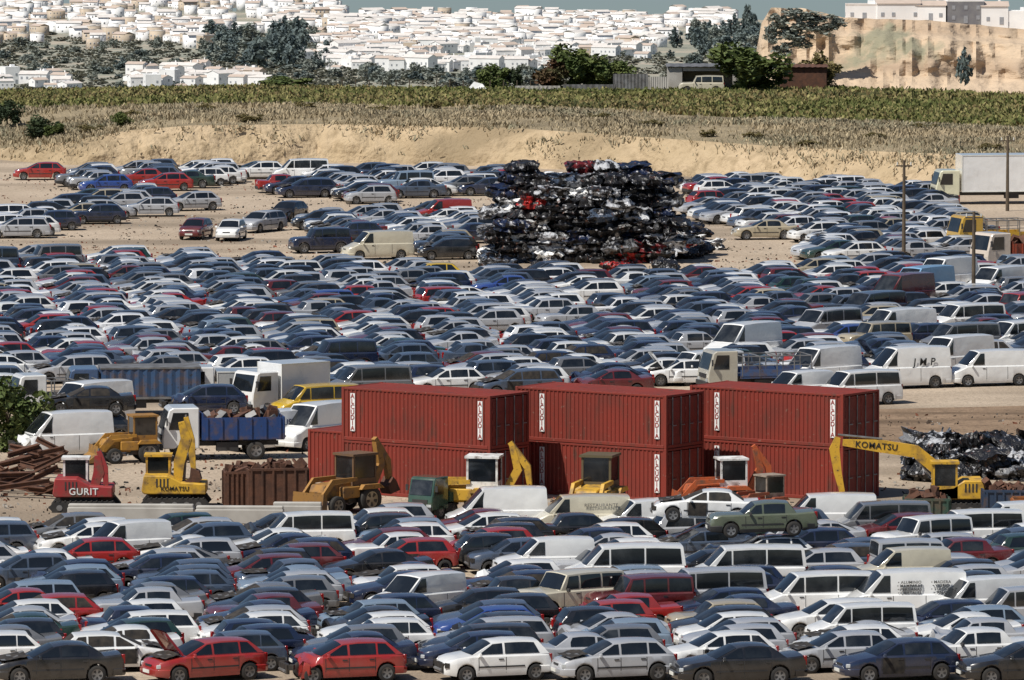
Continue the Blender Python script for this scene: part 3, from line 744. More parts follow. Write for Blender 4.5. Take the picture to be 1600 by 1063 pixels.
def backhoe(px,py,h,label,col,cabc,armup=True,sc=1.0):
    x,y=G(px,py); root=empty('backhoe_loader',(x,y,0),h,label,'backhoe loader'); root.scale=(sc,)*3
    m=coat
    tm,rm=WH(.58,.38); t2,r2=WH(.42,.28)
    for sg in(1,-1):
        o=part('wheel',tm,root,(-.55,sg*.75,.58)); part('rim',rm,o); o=part('wheel',t2,root,(1.35,sg*.75,.42)); part('rim',r2,o)
    b=MB(); b.prism([(.25,.6),(1.9,.6),(1.95,1.0),(1.8,1.3),(.25,1.4)],-.45,.45); b.box((.5,.62,.95),(1.0,.3,.5)); b.box((.5,-.62,.95),(1.0,.3,.5)); part('bonnet',b.mesh('bonnet',[m],None,bev=.04),root,color=col)
    b=MB(); b.box((-.35,0,.7),(1.5,.9,.5)); part('chassis',b.mesh('chassis',[m]),root,color=(.05,.05,.05))
    for sg in(1,-1):
        b=MB(); b.prism([(-1.25,1.05),(-1.0,1.25),(-.1,1.25),(.1,1.05)],sg*.75-.22,sg*.75+.22); part('mudguard',b.mesh('mudguard',[m]),root,color=col)
    cabin(root,-.4,0,.95,2.5,1.35,1.25,cabc,m)
    for sg in(1,-1): poly_arm([(.1,1.5),(1.5,1.45),(2.3,.6)],[.16,.24,.2],sg*.62-.07,sg*.62+.07,'loader_arm',m,root,col)
    b=MB(); b.prism([(2.15,.12),(3.0,.08),(2.85,.25),(2.4,.55),(2.35,1.0),(2.15,.85)],-1.0,1.0); part('bucket',b.mesh('bucket',[m]),root,color=tuple(c*.7 for c in col))
    if armup:
        poly_arm([(-1.2,.8),(-1.85,2.0),(-1.6,3.0)],[.3,.36,.24],-.14,.14,'backhoe_boom',m,root,col)
        poly_arm([(-1.5,3.15),(-2.25,2.1),(-2.35,1.3)],[.2,.30,.2],-.12,.12,'backhoe_stick',m,root,col)
        b=MB(); b.prism([(-2.35,1.4),(-2.05,1.0),(-2.2,.65),(-2.75,.8),(-2.55,1.2)],-.32,.32); part('backhoe_bucket',b.mesh('backhoe_bucket',[rust]),root)
    block(x,y,h,4.6*sc,2*sc); return root
backhoe(545,800,D+.75,'dirty yellow-brown backhoe loader in front of the left container',(.34,.17,.04),(.14,.08,.04),sc=.95)
backhoe(742,806,D-.15,'white cab backhoe loader with yellow arm before the left container stack',(.55,.32,.03),(.74,.74,.72),sc=.98)
backhoe(934,810,D+1.3,'black and yellow wheel loader facing camera before the middle containers',(.58,.33,.03),(.10,.08,.04),armup=False,sc=1.02)
backhoe(1194,808,D+.6,'small orange and brown backhoe loader before the right containers',(.28,.07,.03),(.3,.25,.2),armup=False,sc=.68)
backhoe(1130,797,D+.2,'white cab loader between middle and right container stacks',(.45,.1,.03),(.74,.74,.72),armup=True,sc=.85)
backhoe(212,722,D+.3,'dirty orange loader with dark windows near blue tipper truck',(.40,.20,.03),(.30,.15,.03),armup=False,sc=.82)
make_truck(683,808,D+1.0,'small green cab dumper beside the left container stack',(.03,.07,.045),'dump',(.04,.08,.05),L=3.6,W=1.7,ch=.5,name='dumper',cat='dumper',sc=.72)
def skip(px,py,h,label,m,col,l=2.6,w=1.7,hh=1.6,load=True):
    x,y=G(px,py); root=empty('skip',(x,y,0),h,label,'skip')
    b=MB()
    for sg in(1,-1):
        b.box((0,sg*w/2,hh/2),(l,.06,hh))
        for i in range(6): b.box((-l/2+.1+i*(l-.2)/5,sg*(w/2+.06),hh/2),(.08,.06,hh))
        b.box((0,sg*(w/2+.02),hh),(l,.12,.1))
    for sg in(1,-1):
        b.box((sg*l/2,0,hh/2),(.06,w,hh))
        for i in range(3): b.box((sg*(l/2+.05),-w/2+.3+i*(w-.6)/2,hh/2),(.06,.08,hh))
    b.box((0,0,.05),(l,w,.08)); part('bin',b.mesh('bin',[m]),root,color=col)
    if load:
        g=MB(); rn=random.Random(int(px))
        for i in range(40): g.box((rn.uniform(-l/2+.2,l/2-.2),rn.uniform(-w/2+.2,w/2-.2),hh-.1+rn.uniform(-.1,.25)),(rn.uniform(.1,.7),rn.uniform(.05,.4),rn.uniform(.05,.3)),0,rot=(rn.random()*3,rn.random()*3,rn.random()*3))
        part('load',g.mesh('load',[rust]),root)
    block(x,y,h,l+.2,w+.2)
skip(432,790,.15,'tall rusty ribbed scrap skip right of yellow excavator',rust,(.1,.05,.03),2.5,1.6,1.6)
skip(373,788,.1,'rusty brown scrap skip touching the yellow excavator side',rust,(.1,.05,.03),1.2,1.5,1.4)
skip(1448,814,0,'dark green open skip below the yellow excavator boom',coat,(.03,.07,.05),1.8,1.6,.95)
skip(1572,806,0,'dark blue open skip at the right edge beside scrap heap',coat,(.02,.04,.08),1.9,1.6,1.1)
skip(1602,830,0,'orange steel skip at right edge in front of blue skip',coat,(.35,.12,.03),1.0,1.4,1.3,False)
for i,(px,py,l) in enumerate(((205,815,5.2),(375,818,3.6),(465,812,2.0))):
    x,y=G(px,py); b=MB(); b.box((0,0,.30),(l,.6,.60)); b.box((0,0,.66),(l*.99,.36,.13)); o=part('concrete_beam',b.mesh('concrete_beam',[conc],None,bev=.03),None,(x,y,0),(0,0,-.04))
    tag(o,['long pale concrete beam lying under red excavator','long pale concrete beam lying below the yellow excavator','short pale concrete beam lying below the rusty skip'][i],'beam','concrete beams on the ground'); block(x,y,0,l,.6)
for i in range(22):
    px=R.uniform(-5,95); py=R.uniform(735,778); x,y=G(px,py); l=R.uniform(1.0,3.6)
    b=MB(); b.box((0,0,0),(l,.18,.03)); b.box((0,0,.1),(l,.03,.18)); b.box((0,0,.2),(l,.18,.03))
    o=part('steel_girder',b.mesh('steel_girder',[rust]),None,(x,y,.15+R.uniform(0,.9)*(i%4)/3),(R.uniform(-.3,.3),R.uniform(-.45,.45),R.uniform(-.9,.9)))
    tag(o,f'rusty steel girder, {ordw(i+1)} of the jumbled girders at far left','girder','rusty girders at far left')
# ---------------------------------------------------------------- crushed cars
def bale(seed,l=3.2,w=2.1,h=.68):
    b=MB(); nx,ny,nz=12,8,4
    def pt(u,v,t):
        e=1-.06*(abs(u)**4+abs(v)**4)
        x,y,z=u*l/2,v*w/2,t*h
        nv=noise.noise_vector(Vector((x*1.2+seed*7,y*1.4,z*1.8)))*.34+noise.noise_vector(Vector((x*3+seed*3,y*3,z*3.5)))*.13
        k=max(abs(u),abs(v)); pinch=1-.16*math.sin(t*math.pi*2.4+seed)*k
        return (x*pinch*e+nv.x,y*pinch*e+nv.y,max(-.03,z+nv.z*.55*(1 if .01<t else .2)))
    us=[-1+2*i/nx for i in range(nx+1)]; vs=[-1+2*i/ny for i in range(ny+1)]; tt=[i/nz for i in range(nz+1)]
    b.grid([[pt(u,v,1) for u in us] for v in vs]); b.grid([[pt(u,v,0) for u in us] for v in vs])
    for v in(-1,1): b.grid([[pt(u,v,t) for u in us] for t in tt])
    for u in(-1,1): b.grid([[pt(u,v,t) for v in vs] for t in tt])
    rn=random.Random(seed)
    for i in range(8):
        a=rn.uniform(0,6.28); x,y=math.cos(a)*l*.5,math.sin(a)*w*.52
        b.box((x,y,rn.uniform(.1,h)),(rn.uniform(.2,.9),rn.uniform(.1,.4),.03),0,rot=(rn.uniform(-1.1,1.1),rn.uniform(-.8,.8),a))
    return b.mesh('crushed_body',[crush])
BL=[bale(i) for i in range(10)]
tmB,rmB=WH(.28,.18)
CRC=[('black',.30),('dark blue',.14),('silver',.13),('white',.12),('red',.06),('grey',.12),('maroon',.05),('slate blue',.08)]
def crushed(x,y,z,rz,i,label,group,tilt=(0,0),sc=(1,1,1),c=None):
    cn=c or pick(CRC)
    root=empty('crushed_car',(x,y,z),(tilt[0],tilt[1],rz),label.replace('#',cn),'crushed car',group); root.scale=sc
    part('crushed_body',BL[i%10],root,color=PAL[cn])
    if R.random()<.4:
        o=part('wheel',tmB,root,(R.choice((-1,1))*1.2,-.95,.33),(R.uniform(-.5,.5),R.uniform(-.4,.4),0)); part('rim',rmB,o)
    return root
x0,y0=G(762,412); x1,_=G(1062,412); NC=7; cw=(x1-x0)/NC
HTS=([4,6,7,6,7,5,4],[7,8,8,8,8,8,6],[8,9,8,9,9,9,8])
for stack in range(3):
    yo=(1.0,3.1,5.2)[stack]; colo=[R.uniform(-.35,.35) for _ in range(NC)]
    for k in range(NC):
        for l in range(HTS[stack][k]):
            if stack>0 and l<2 and 0<k<NC-1: continue
            if stack==2 and l<4 and 0<k<NC-1: continue
            lean=.05*l*(1 if k==0 else -1 if k==NC-1 else 0)
            x=x0+cw*(k+.5)+lean+R.uniform(-.2,.2)+(cw*.25 if l%2 else -cw*.2); y=y0+yo+colo[k]+.05*l+R.uniform(-.25,.25)
            crushed(x,y,l*.655,R.uniform(-.2,.2)+(D if R.random()<.5 else 0),R.randrange(10),
              f'crushed # car, {ordw(l+1)} layer up, {ordw(k+1)} from left, {["front","middle","back"][stack]} stack of big pile','crushed cars in the big pile',
              (R.uniform(-.07,.07),R.uniform(-.10,.10)),(cw/3.2*R.uniform(1.0,1.3),R.uniform(1.0,1.15),R.uniform(.92,1.14)))
for i in range(5): block(x0+(x1-x0)*(.08+.21*i),y0+3.4,math.pi/2,7.8,3.0)
for i,(px,py,z) in enumerate(((1078,404,0),(1096,398,0),(1085,388,.0),(1078,396,.6),(1112,390,0),(1078,388,.6),(1076,392,1.2),(1092,385,.6),(770,420,0),(850,424,0),(960,424,0),(1040,422,0))):
    x,y=G(px,py); crushed(x,y,z,R.uniform(-.8,.8),i,f'loose crushed # shell, {ordw(i+1)} of the loose ones at the big pile foot','loose crushed shells at the pile foot',(R.uniform(-.15,.15),R.uniform(-.2,.2)),(.5,.65,.8))
    block(x,y,0,1.8,1.5)
for i in range(27):
    l=[11,9,7]; k=0; j=i
    while j>=l[k]: j-=l[k]; k+=1
    px=1425+(j+.5)*(200/l[k])+R.uniform(-5,5); py=752-R.uniform(0,10)-k*4
    x,y=G(px,py); crushed(x,y,k*.50,R.uniform(-.7,.7),R.randrange(10),f'torn # chunk, {ordw(j+1)} from left in {ordw(k+1)} layer of right scrap heap','chunks in the right scrap heap',(R.uniform(-.3,.3),R.uniform(-.3,.3)),(.42,.75,R.uniform(.7,1.15)),c=pick([('black',.55),('grey',.22),('silver',.10),('white',.05),('maroon',.12)]))
for q in range(4): block(G(1440+q*45,745)[0],G(1440+q*45,745)[1],0,2.5,3)
for px,pyb,pyt,lab in((1412,415,250,'tall thin grey power pole behind the right car rows'),(1574,330,212,'thin grey power pole beside white lorry trailer'),(1521,474,330,'thin wooden power pole among vans at right')):
    x,y=G(px,pyb); hgt=(pyb-pyt)/(F/y)
    root=empty('power_pole',(x,y,0),0,lab,'pole','power poles at the right'); b=MB(); b.tube((0,0,0),(0,0,hgt),.13,.08,8); part('post',b.mesh('post',[bark]),root)
    b=MB(); b.box((0,0,hgt-.35),(1.0,.08,.09)); part('crossarm',b.mesh('crossarm',[bark]),root)
    for q in(-.42,0,.42):
        b=MB(); b.tube((q,0,hgt-.3),(q,0,hgt-.12),.04,n=6); part('insulator',b.mesh('insulator',[plate]),root)
    block(x,y,0,.5,.4)
print('big things',time.time()-T0)
# ================================================================ VEHICLES
GRP={'F':'cars packed in the front lot','M':'cars packed in the middle lot','R':'cars in the far right lot','T':'cars in the far middle lot','L':'cars in the far left lot'}
def vehicle(px,py,kind,cn,hd,label,state='',z=0,tilt=None,group=None,text=None,sc=1):
    x,y=G(px,py); s=SP[kind]; h=rad(hd); iscar=kind in CARK
    nm='parked_car' if iscar else ('parked_van' if kind!='minibus' else 'parked_minibus')
    cat='car' if iscar else ('van' if kind!='minibus' else 'minibus')
    root=inst(PR[kind+state],nm,label,cat,(x,y,z),h if tilt is None else (tilt[0],tilt[1],h),PAL[cn],group)
    root.scale=(sc,)*3
    if text:
        for (s_,size,mm,tx,tz,sh) in text:
            w=s['W']/2*(1.0 if tz<s['belt'] else .93)+.03
            part('lettering',text_mesh(s_,size,mm,shear=sh),root,(tx,w,tz),(rad(90),0,rad(180)))
    if z==0: take(circles(x,y,h,s['L']*sc+.08,s['W']*sc+.04))
    return root
V=vehicle
FR=[(88,1066,'saloon','black',193,'glossy black saloon at the bottom left corner','|b'),
(318,1062,'hatchback','red',206,'red hatchback with its bonnet raised, front row left','|o'),
(535,1063,'hatchback','red',196,'red hatchback with crushed nose, front row beside white hatchback','|c'),
(770,1061,'small hatchback','white',197,'white small hatchback in the front row right of the crushed red car','|f'),
(958,1062,'hatchback','silver',196,'silver hatchback in the front row right of the white hatchback','|b'),
(1152,1068,'saloon','black',193,'black saloon in the front row right of the silver hatchback',''),
(1400,1062,'hatchback','dark blue',196,'dark blue hatchback with dark door opening, front row near right corner','|d'),
(1600,1066,'saloon','black',192,'black saloon cut by the right bottom corner',''),
(1515,1045,'boxy saloon','white',195,'white boxy saloon second row at bottom right','')]
for a in FR: V(a[0],a[1],a[2],a[3],a[4],a[5],a[6],group=GRP['F'],sc=1.05)
VF=[(776,832,'high roof van','white',186,'white panel van lying low left of the lettered restaurant van','',.84),
(905,838,'panel van','cream',187,'cream panel van with faded restaurant lettering behind front lot','',.88),
(1000,842,'small van','white',192,'small white van right of the restaurant lettered van','',.95),
(1290,836,'panel van','white',184,'long white van behind olive saloon on top','',.88),
(1375,846,'minibus','grey',188,'grey minibus right of long white van at back of front lot','',.9),
(1440,872,'four-by-four','white',205,'white four-by-four, back right of front lot','',.95),
(1520,860,'minibus','white',190,'white minibus second from right edge at back of front lot','',.9),
(1590,850,'panel van','white',188,'white van at the right edge in back of front lot','',.88),
(190,878,'small van','white',205,'small white van in back left of front lot','',.95),
(475,862,'minibus','white',190,'white minibus in back left of front lot beside dark cars','',.88),
(888,965,'four-by-four','cream',212,'cream boxy four-by-four left of the maroon four-by-four','',1),
(998,968,'four-by-four','maroon',196,'maroon four-by-four between cream four-by-four and silver minibus','',.95),
(975,925,'minibus','white',186,'white minibus behind the maroon four-by-four','',1.02),
(1105,960,'minibus','silver',190,'silver minibus right of the maroon four-by-four','',.95),
(1165,926,'minibus','white',186,'white minibus behind the silver minibus','',1.0),
(1275,966,'minibus','white',190,'white minibus left of the van with the bullet list','',.95),
(1408,972,'panel van','white',187,'long white van with black bullet list on its side','',1.0),
(1405,922,'small van','cream',192,'cream small van behind the bullet list van','',.95),
(1530,974,'panel van','white',200,'white van right of the bullet list van','',.88),
(1600,985,'minibus','silver',192,'silver minibus cut by the right edge in front lot','',.88),
(850,905,'small van','white',192,'small white van in the centre of the front lot','',.95),
(1345,1010,'minibus','white',192,'white minibus in front of the bullet list van','',.85),
(650,965,'small van','white',222,'small white van facing the camera left of centre in front lot','',.95)]
for a in VF:
    tx=None
    if 'faded restaurant' in a[5]: tx=[('RESTAURANTE',.22,steel,-.9,1.5,0)]
    if 'its side' in a[5]: tx=[('• ALUMINIO\n• MAMPARAS\n• PERSIANAS\n• CRISTALES',.15,black_text,-.15,1.35,0),('• MADERA\n• VIDRIO\n• TOLDOS\n• REJAS',.15,black_text,-1.3,1.35,0)]
    V(*a[:6],a[6],group='vans in the front lot',text=tx,sc=a[7])
V(1105,868,'hatchback','slate blue',190,'slate blue hatchback carrying the white car shell on its roof')
V(1103,868,'saloon','white',180,'stripped white saloon shell on the roof of a blue hatchback','|x',z=1.34,tilt=(0,-.03))
V(1192,890,'hatchback','white',190,'white hatchback carrying the olive saloon on its roof')
V(1190,890,'boxy saloon','olive green',186,'old olive green saloon lying on the roof of a white hatchback','',z=1.34,tilt=(0,.02))
VM=[(1160,566,'high roof van','white',226,'tall white van left in the middle right van group',''),
(1098,600,'minibus','white',210,'white minibus behind the containers left of the rack truck',''),
(1280,606,'high roof van','white',222,'white high van right of the rack truck',''),
(1340,632,'minibus','white',205,'white minibus with dark windows beside the dirt track',''),
(1243,630,'small van','white',212,'small white van left of the white minibus by the track',''),
(1412,606,'high roof van','white',200,'large white van with dark initials on its side',''),
(1488,588,'high roof van','white',220,'tall white van between the lettered van and last right van',''),
(1545,602,'panel van','white',196,'white van parked at the end by the dirt track',''),
(1290,530,'minibus','silver',220,'silver minibus in upper part of the right van group',''),
(1362,502,'minibus','slate blue',222,'slate blue van left of the maroon van',''),
(1405,484,'high roof van','maroon',226,'maroon van with tall roof between two blue vans',''),
(1437,472,'high roof van','light blue',226,'light blue tall van right of the maroon van',''),
(1474,457,'high roof van','white',226,'tall white van below the right power pole',''),
(1400,534,'panel van','white',210,'white van above the lettered white van',''),
(1510,522,'minibus','white',205,'white van in upper right van rows beside grey minibus',''),
(1500,554,'minibus','grey',205,'grey minibus above the tall white vans at right',''),
(1560,464,'panel van','white',222,'white van near the right edge under the crane truck',''),
(1592,550,'minibus','white',210,'white minibus at the right edge above the last white van',''),
(1366,550,'four-by-four','beige',205,'beige four-by-four among the white vans',''),
(1590,502,'four-by-four','red',220,'red four-by-four at the right edge among vans',''),
(590,405,'panel van','cream',198,'cream van left of the crushed pile above the middle lot',''),
(500,395,'four-by-four','dark blue',195,'large dark four-by-four left of the cream van',''),
(470,283,'minibus','white',188,'white minibus in front of the tan bank',''),
(96,714,'high roof van','white',202,'smashed white van with crushed nose at left','|c'),
(135,664,'high roof van','white',220,'white van behind the smashed white van at left','|c'),
(425,702,'panel van','white',218,'white van with blue lettering on its side left of containers',''),
(492,700,'high roof van','white',230,'white tall van next to the container row',''),
(493,655,'minibus','yellow',205,'yellow minibus behind the white vans left of containers',''),
(575,624,'minibus','grey',200,'grey minibus tucked behind the left containers','')]
for a in VM:
    tx=None
    if 'initials' in a[5]: tx=[('J M P',.56,black_text,-.8,1.42,.1)]
    if 'blue lettering' in a[5]: tx=[('USTICA',.42,blue_text,-.8,1.35,0)]
    V(*a[:6],a[6],group='vans in the middle and far lots',text=tx,sc=.93)
for i,(px,py,z,k,c,dx) in enumerate(((155,692,0,'hatchback|c','black',-.4),(247,690,1.30,'hatchback|c','dark blue',2.1),(244,690,0,'saloon|x','black',2.1),(151,692,1.30,'saloon|x','black',-.4))):
    x,y=G(px,py)
    inst(PR[k],'wrecked_car',['black wrecked hatchback at ground below another wreck, left','dark blue wrecked hatchback on top right of the wreck stack','black wrecked saloon at ground right in the wreck stack','black wrecked saloon on top left of the wreck stack'][i],'car',(x+dx,y,z),rad(190),PAL[c],'wrecks stacked near the blue truck')
    take(circles(x+dx,y,rad(190),4.3,1.75))
ISO=[(62,281,'hatchback','red',183,'red hatchback at far left against the bank'),(145,287,'hatchback','dark blue',187,'dark blue hatchback right of the far left red hatchback'),
(165,301,'hatchback','bright blue',190,'bright blue hatchback below the dark blue one, far left lot'),(235,338,'hatchback','silver',184,'silver hatchback alone on bare dirt, far left lot'),
(300,329,'hatchback','silver',200,'silver hatchback right of the lone silver one'),(306,373,'small hatchback','maroon',258,'maroon small car facing the camera on bare dirt'),
(361,375,'small hatchback','white',262,'white small car facing the camera on bare dirt'),(408,362,'estate','silver',240,'silver estate angled right of the white facing car'),
(28,372,'estate','silver',186,'silver estate at left edge of the diagonal row'),(290,294,'saloon','dark green',186,'dark green saloon in the far left lot'),
(485,306,'hatchback','black',186,'black hatchback left in far middle lot'),(750,297,'estate','black',190,'black estate left above the crushed pile'),
(1195,374,'saloon','beige',187,'beige saloon alone on dirt right of the crushed pile'),(1065,602,'hatchback','white',188,'white rally hatchback with raised bonnet behind containers'),
(690,350,'small van','red',194,'red van left of the big crushed pile'),(450,345,'hatchback','black',250,'black wrecked hatchback angled left of far middle rows'),
(1030,600,'saloon','white',188,'white saloon behind the middle container stack'),
(905,465,'saloon','white',188,'white saloon in middle lot below the crushed pile'),(790,465,'saloon','bright blue',188,'bright blue saloon in middle lot below the crushed pile'),
(670,445,'hatchback','yellow',190,'yellow hatchback in middle lot left of crushed pile'),(545,482,'hatchback','red',188,'red hatchback in the left of the middle lot')]
for a in ISO: V(*a[:6],'|o' if 'raised' in a[5] else ('|c' if 'wrecked' in a[5] else ''),group='cars standing apart in the yard')
ncar=len(FR)+len(ISO)+9
AISG=[(Vector(G(*a)),Vector(G(*b)),w) for a,b,w in [((640,600),(960,478),.6)]]
def inaisle(p):
    for a,b,w in AISG:
        d=b-a; t=max(0,min(1,(p-a).dot(d)/d.length_squared))
        if (p-a-d*t).length<w/2+.9: return True
    return False
placed=[]
def fill(code,poly,rowang,head,su,sv,ws,jit=.10,flip=.12,hj=2.0):
    xs=[];ys=[]
    for p in poly:
        x,y=G(*p); xs.append(x); ys.append(y)
    cx,cy=sum(xs)/len(xs),min(ys)
    u=Vector((math.cos(rowang),math.sin(rowang))); v=Vector((-u.y,u.x))
    span=max(max(xs)-min(xs),max(ys)-min(ys))*1.3
    ni=int(span/su)+2; nj=int(span/sv)+2
    for j in range(-nj,nj):
        sh=R.uniform(-1,1)
        for i in range(-ni,ni):
            kind=pick(KW); s=SP[kind]
            p=Vector((cx,cy))+u*(i*su+sh+R.uniform(-jit,jit))+v*((j+.4)*sv+R.uniform(-jit,jit)*.3)
            px,py=pix(p.x,p.y)
            if not inpoly(px,py,poly): continue
            if code=='M' and inaisle(p): continue
            ok=False
            for tr in range(6):
                if tr==3: kind='small hatchback'; s=SP[kind]
                h=rad(head+R.gauss(0,hj)+(180 if R.random()<flip else 0))
                q=p+u*(0,.45,-.45,0,.6,-.6)[tr]
                cs=circles(q.x,q.y,h,s['L'],s['W'])
                if free(cs,.01): ok=True; break
            if not ok: continue
            take(cs)
            placed.append(dict(code=code,j=j,x=q.x,y=q.y,h=h,kind=kind,st=pick(STW),c=pick(ws)))
fill('F',[(-60,846),(480,846),(520,836),(700,838),(1660,842),(1660,1062),(1330,1060),(-60,1050)],0,193,4.15,1.84,WF)
fill('M',[(-60,414),(300,418),(460,428),(740,440),(1060,446),(1250,438),(1340,424),(1660,424),(1660,560),(1400,590),(1200,612),(1000,622),(560,622),(420,600),(120,600),(-60,606)],rad(8),197,4.15,1.84,WF+[('white',.05),('silver',.03)],flip=.2)
fill('M',[(-60,606),(60,606),(60,640),(-60,645)],rad(6),191,4.3,2.0,WF)
fill('R',[(1088,298),(1200,294),(1300,302),(1452,312),(1455,330),(1520,350),(1510,408),(1300,412),(1245,385),(1110,360),(1095,340)],rad(16),200,4.2,1.9,WR)
fill('T',[(445,302),(445,286),(600,278),(860,285),(790,306),(660,310),(560,325),(500,314)],rad(10),192,4.3,2.0,WF)
fill('T',[(480,372),(500,352),(600,345),(765,337),(745,405),(690,408),(660,385),(475,376)],rad(10),192,4.3,2.1,WF)
fill('L',[(95,290),(110,280),(240,273),(430,276),(435,284),(370,286),(330,296),(250,302),(200,302),(130,296)],rad(6),188,4.4,2.0,WR)
fill('L',[(-40,373),(80,372),(190,345),(245,322),(225,310),(130,322),(40,346),(-40,360)],rad(30),190,4.4,2.2,WR)
placed.sort(key=lambda d:d['y'])
N_IND=300-ncar
ind=placed[:N_IND]; rest=placed[N_IND:]
rows={}
for d in ind: rows.setdefault((d['code'],d['j']),[]).append(d)
rk=sorted({k for k in rows},key=lambda k:min(d['y'] for d in rows[k]))
STN={'':'','|c':' with crushed nose','|b':' missing its bonnet','|o':' with raised bonnet','|d':' with missing door','|f':' without front bumper','|x':' badly stripped','|t':' with raised tailgate'}
for code in sorted(set(k[0] for k in rk)):
    n=0
    for k in [q for q in rk if q[0]==code]:
        n+=1
        for i,d in enumerate(sorted(rows[k],key=lambda d:d['x'])):
            lot='front lot' if code=='F' else 'middle lot'
            lab=f"{d['c']} {d['kind']}{STN[d['st']]}, {ordw(i+1)} from left, {ordw(n)} row of {lot}"
            if lab in USED: lab=lab.replace(' of ',' in ')
            inst(PR[d['kind']+d['st']],'parked_car',lab,'car',(d['x'],d['y'],0),d['h'],PAL[d['c']],GRP[code],depth2=(d['y']<262),skip=() if d['y']<262 else ('number_plate','rear_bumper'))
items=[]; mats=[]
for d in rest:
    st_='|b' if d['st'] in('|b','|x','|o') else ''
    mx=TR(d['x'],d['y'],0,d['h']); c=PAL[d['c']]; v=R.uniform(.8,1.15); c=tuple(min(.86,q*v) for q in c)
    for me,mt in PL[d['kind']+st_]: items.append((me,mx@mt,c))
for me,mx,t in items:
    for m in me.materials:
        q=paint2 if m is paint else m
        if q not in mats: mats.append(q)
me=merge('distant_cars',items,mats,{'car_paint':'car_paint_far'},smooth=28)
o=part('distant_parked_cars',me); tag(o,'mass of scrap cars packed across the middle and far lots','cars',None,'stuff')
print('cars',len(placed),'ind',len(ind)+ncar,'rest',len(rest),time.time()-T0)
# ================================================================ TERRAIN
def st(o): o['kind']='structure'; return o
b=MB(); b.grid([[(-260+520*i/40,100+535*j/20,0) for i in range(41)] for j in range(21)]); st(part('ground',b.mesh('ground',[soil],weld=False)))
def sheet(name,pts,m,z):
    b=MB(); b.quad([(*G(*p),z) for p in pts]); return st(part(name,b.mesh(name,[m],weld=False)))
sheet('dirt_track',[(1380,700),(1340,668),(1360,640),(1700,632),(1700,700),(1500,710)],soil3,.006)
PXC=list(range(-3000,-200,200))+list(range(-200,1801,8))+list(range(2000,4601,200))
bpy_=lambda px:float(np.interp(px,[-3000,0,100,300,500,700,850,1000,1100,1300,1470,1700,4600],[240,250,258,257,254,258,264,270,278,288,296,300,330]))
tpy_=lambda px:float(np.interp(px,[-3000,0,100,200,300,500,800,1000,1200,1400,1500,1700,4600],[228,232,222,204,196,194,200,214,228,238,242,244,266]))
mpy_=lambda px:float(np.interp(px,[-3000,0,400,800,1200,1600,4600],[170,170,164,168,186,202,208]))
cpy_=lambda px:float(np.interp(px,[-3000,0,420,560,900,1300,1600,4600],[145,145,137,141,142,139,150,150]))
def Yb(px): return HC*F/(bpy_(px)+374)
def pbase(px):
    x,y=G(px,bpy_(px)); return Vector((x,y,-.02))
def ptop(px): return P(px,tpy_(px),Yb(px)+3.5)
def pmid(px): return P(px,mpy_(px),Yb(px)+36)
def pcre(px): return P(px,cpy_(px),650)
def bankp(px,v):
    p=pbase(px).lerp(ptop(px),v); vv=math.sin(math.pi*v)
    p.z+= vv*.2*noise.noise(Vector((p.x*.35,0,v*2)))
    p.y+= vv*(.9*noise.noise(Vector((p.x*.35,v*1.2,3)))+.5*noise.noise(Vector((p.x*1.4,v*2,8)))) - vv*.3
    return p
def slopep(px,v):
    p=ptop(px).lerp(pmid(px),v); p.z+=math.sin(math.pi*v)*(.25*noise.noise(Vector((p.x*.12,p.y*.12,0)))+.12*noise.noise(Vector((p.x*.5,p.y*.5,0)))+.2); return p
def fieldp(px,v):
    p=pmid(px).lerp(pcre(px),v); p.z+=math.sin(math.pi*v)*.1; return p
def loft(name,fn,vs,m):
    b=MB(); b.grid([[fn(px,v) for px in PXC] for v in vs]); return st(part(name,b.mesh(name,[m],50,weld=False)))
loft('earth_bank',bankp,[i/12 for i in range(13)],bankm)
loft('dry_grass_slope',slopep,[i/12 for i in range(13)],drym)
loft('crop_field',fieldp,[i/8 for i in range(9)],fieldm)
ridge=lambda px:float(np.interp(px,[-3000,0,340,360,540,900,1150,1300,4600],[4,4,8,18,22,28,28,40,40]))
def Yd(py): return float(np.interp(py,[0,150],[4500,2500]))
def hillp(px,py):
    p=P(px,py,Yd(py)); p.z+=.8*noise.noise(Vector((p.x*.01,p.y*.01,0))); return p
b=MB(); PXH=list(range(-3000,-200,200))+list(range(-200,1801,20))+list(range(2000,4601,200))
rws=[[pcre(px) for px in PXH]]
for Yv,zv in((680,-4),(900,-26),(1500,-62),(2100,-88)): rws.append([Vector(((px-800)/F*Yv,Yv,zv)) for px in PXH])
for k in range(16): rws.append([hillp(px,150+(ridge(px)-150)*k/15) for px in PXH])
for Yv,dz in((5200,-70),(8000,-260),(30000,-1500)): rws.append([Vector(((px-800)/F*Yv,Yv,hillp(px,ridge(px)).z+dz)) for px in PXH])
b.grid(rws); st(part('hills',b.mesh('hills',[hillm],60,weld=False)))
b=MB(); cx_=list(range(1180,2001,5)); ctop=lambda px:float(np.interp(px,[1180,1190,1205,1260,1320,1450,1600,2000],[90,36,12,14,28,32,46,60]))+1.5*noise.noise(Vector((px*.05,0,3)))
rws=[]; NR=40
for k in range(NR):
    t=k/(NR-1); row=[]
    for px in cx_:
        py=168+(ctop(px)-168)*t
        Y=2000+float(np.interp(t,[0,.28,.36,.8,.86,1],[0,26,32,42,50,56]))
        Y+=noise.fractal(Vector((px*.03,py*.03,0)),1,2,4)*3.5+abs(noise.noise(Vector((px*.05,py*.006,9))))*6+noise.noise(Vector((px*.008,py*.01,5)))*10
        row.append(P(px,py,Y))
    rws.append(row)
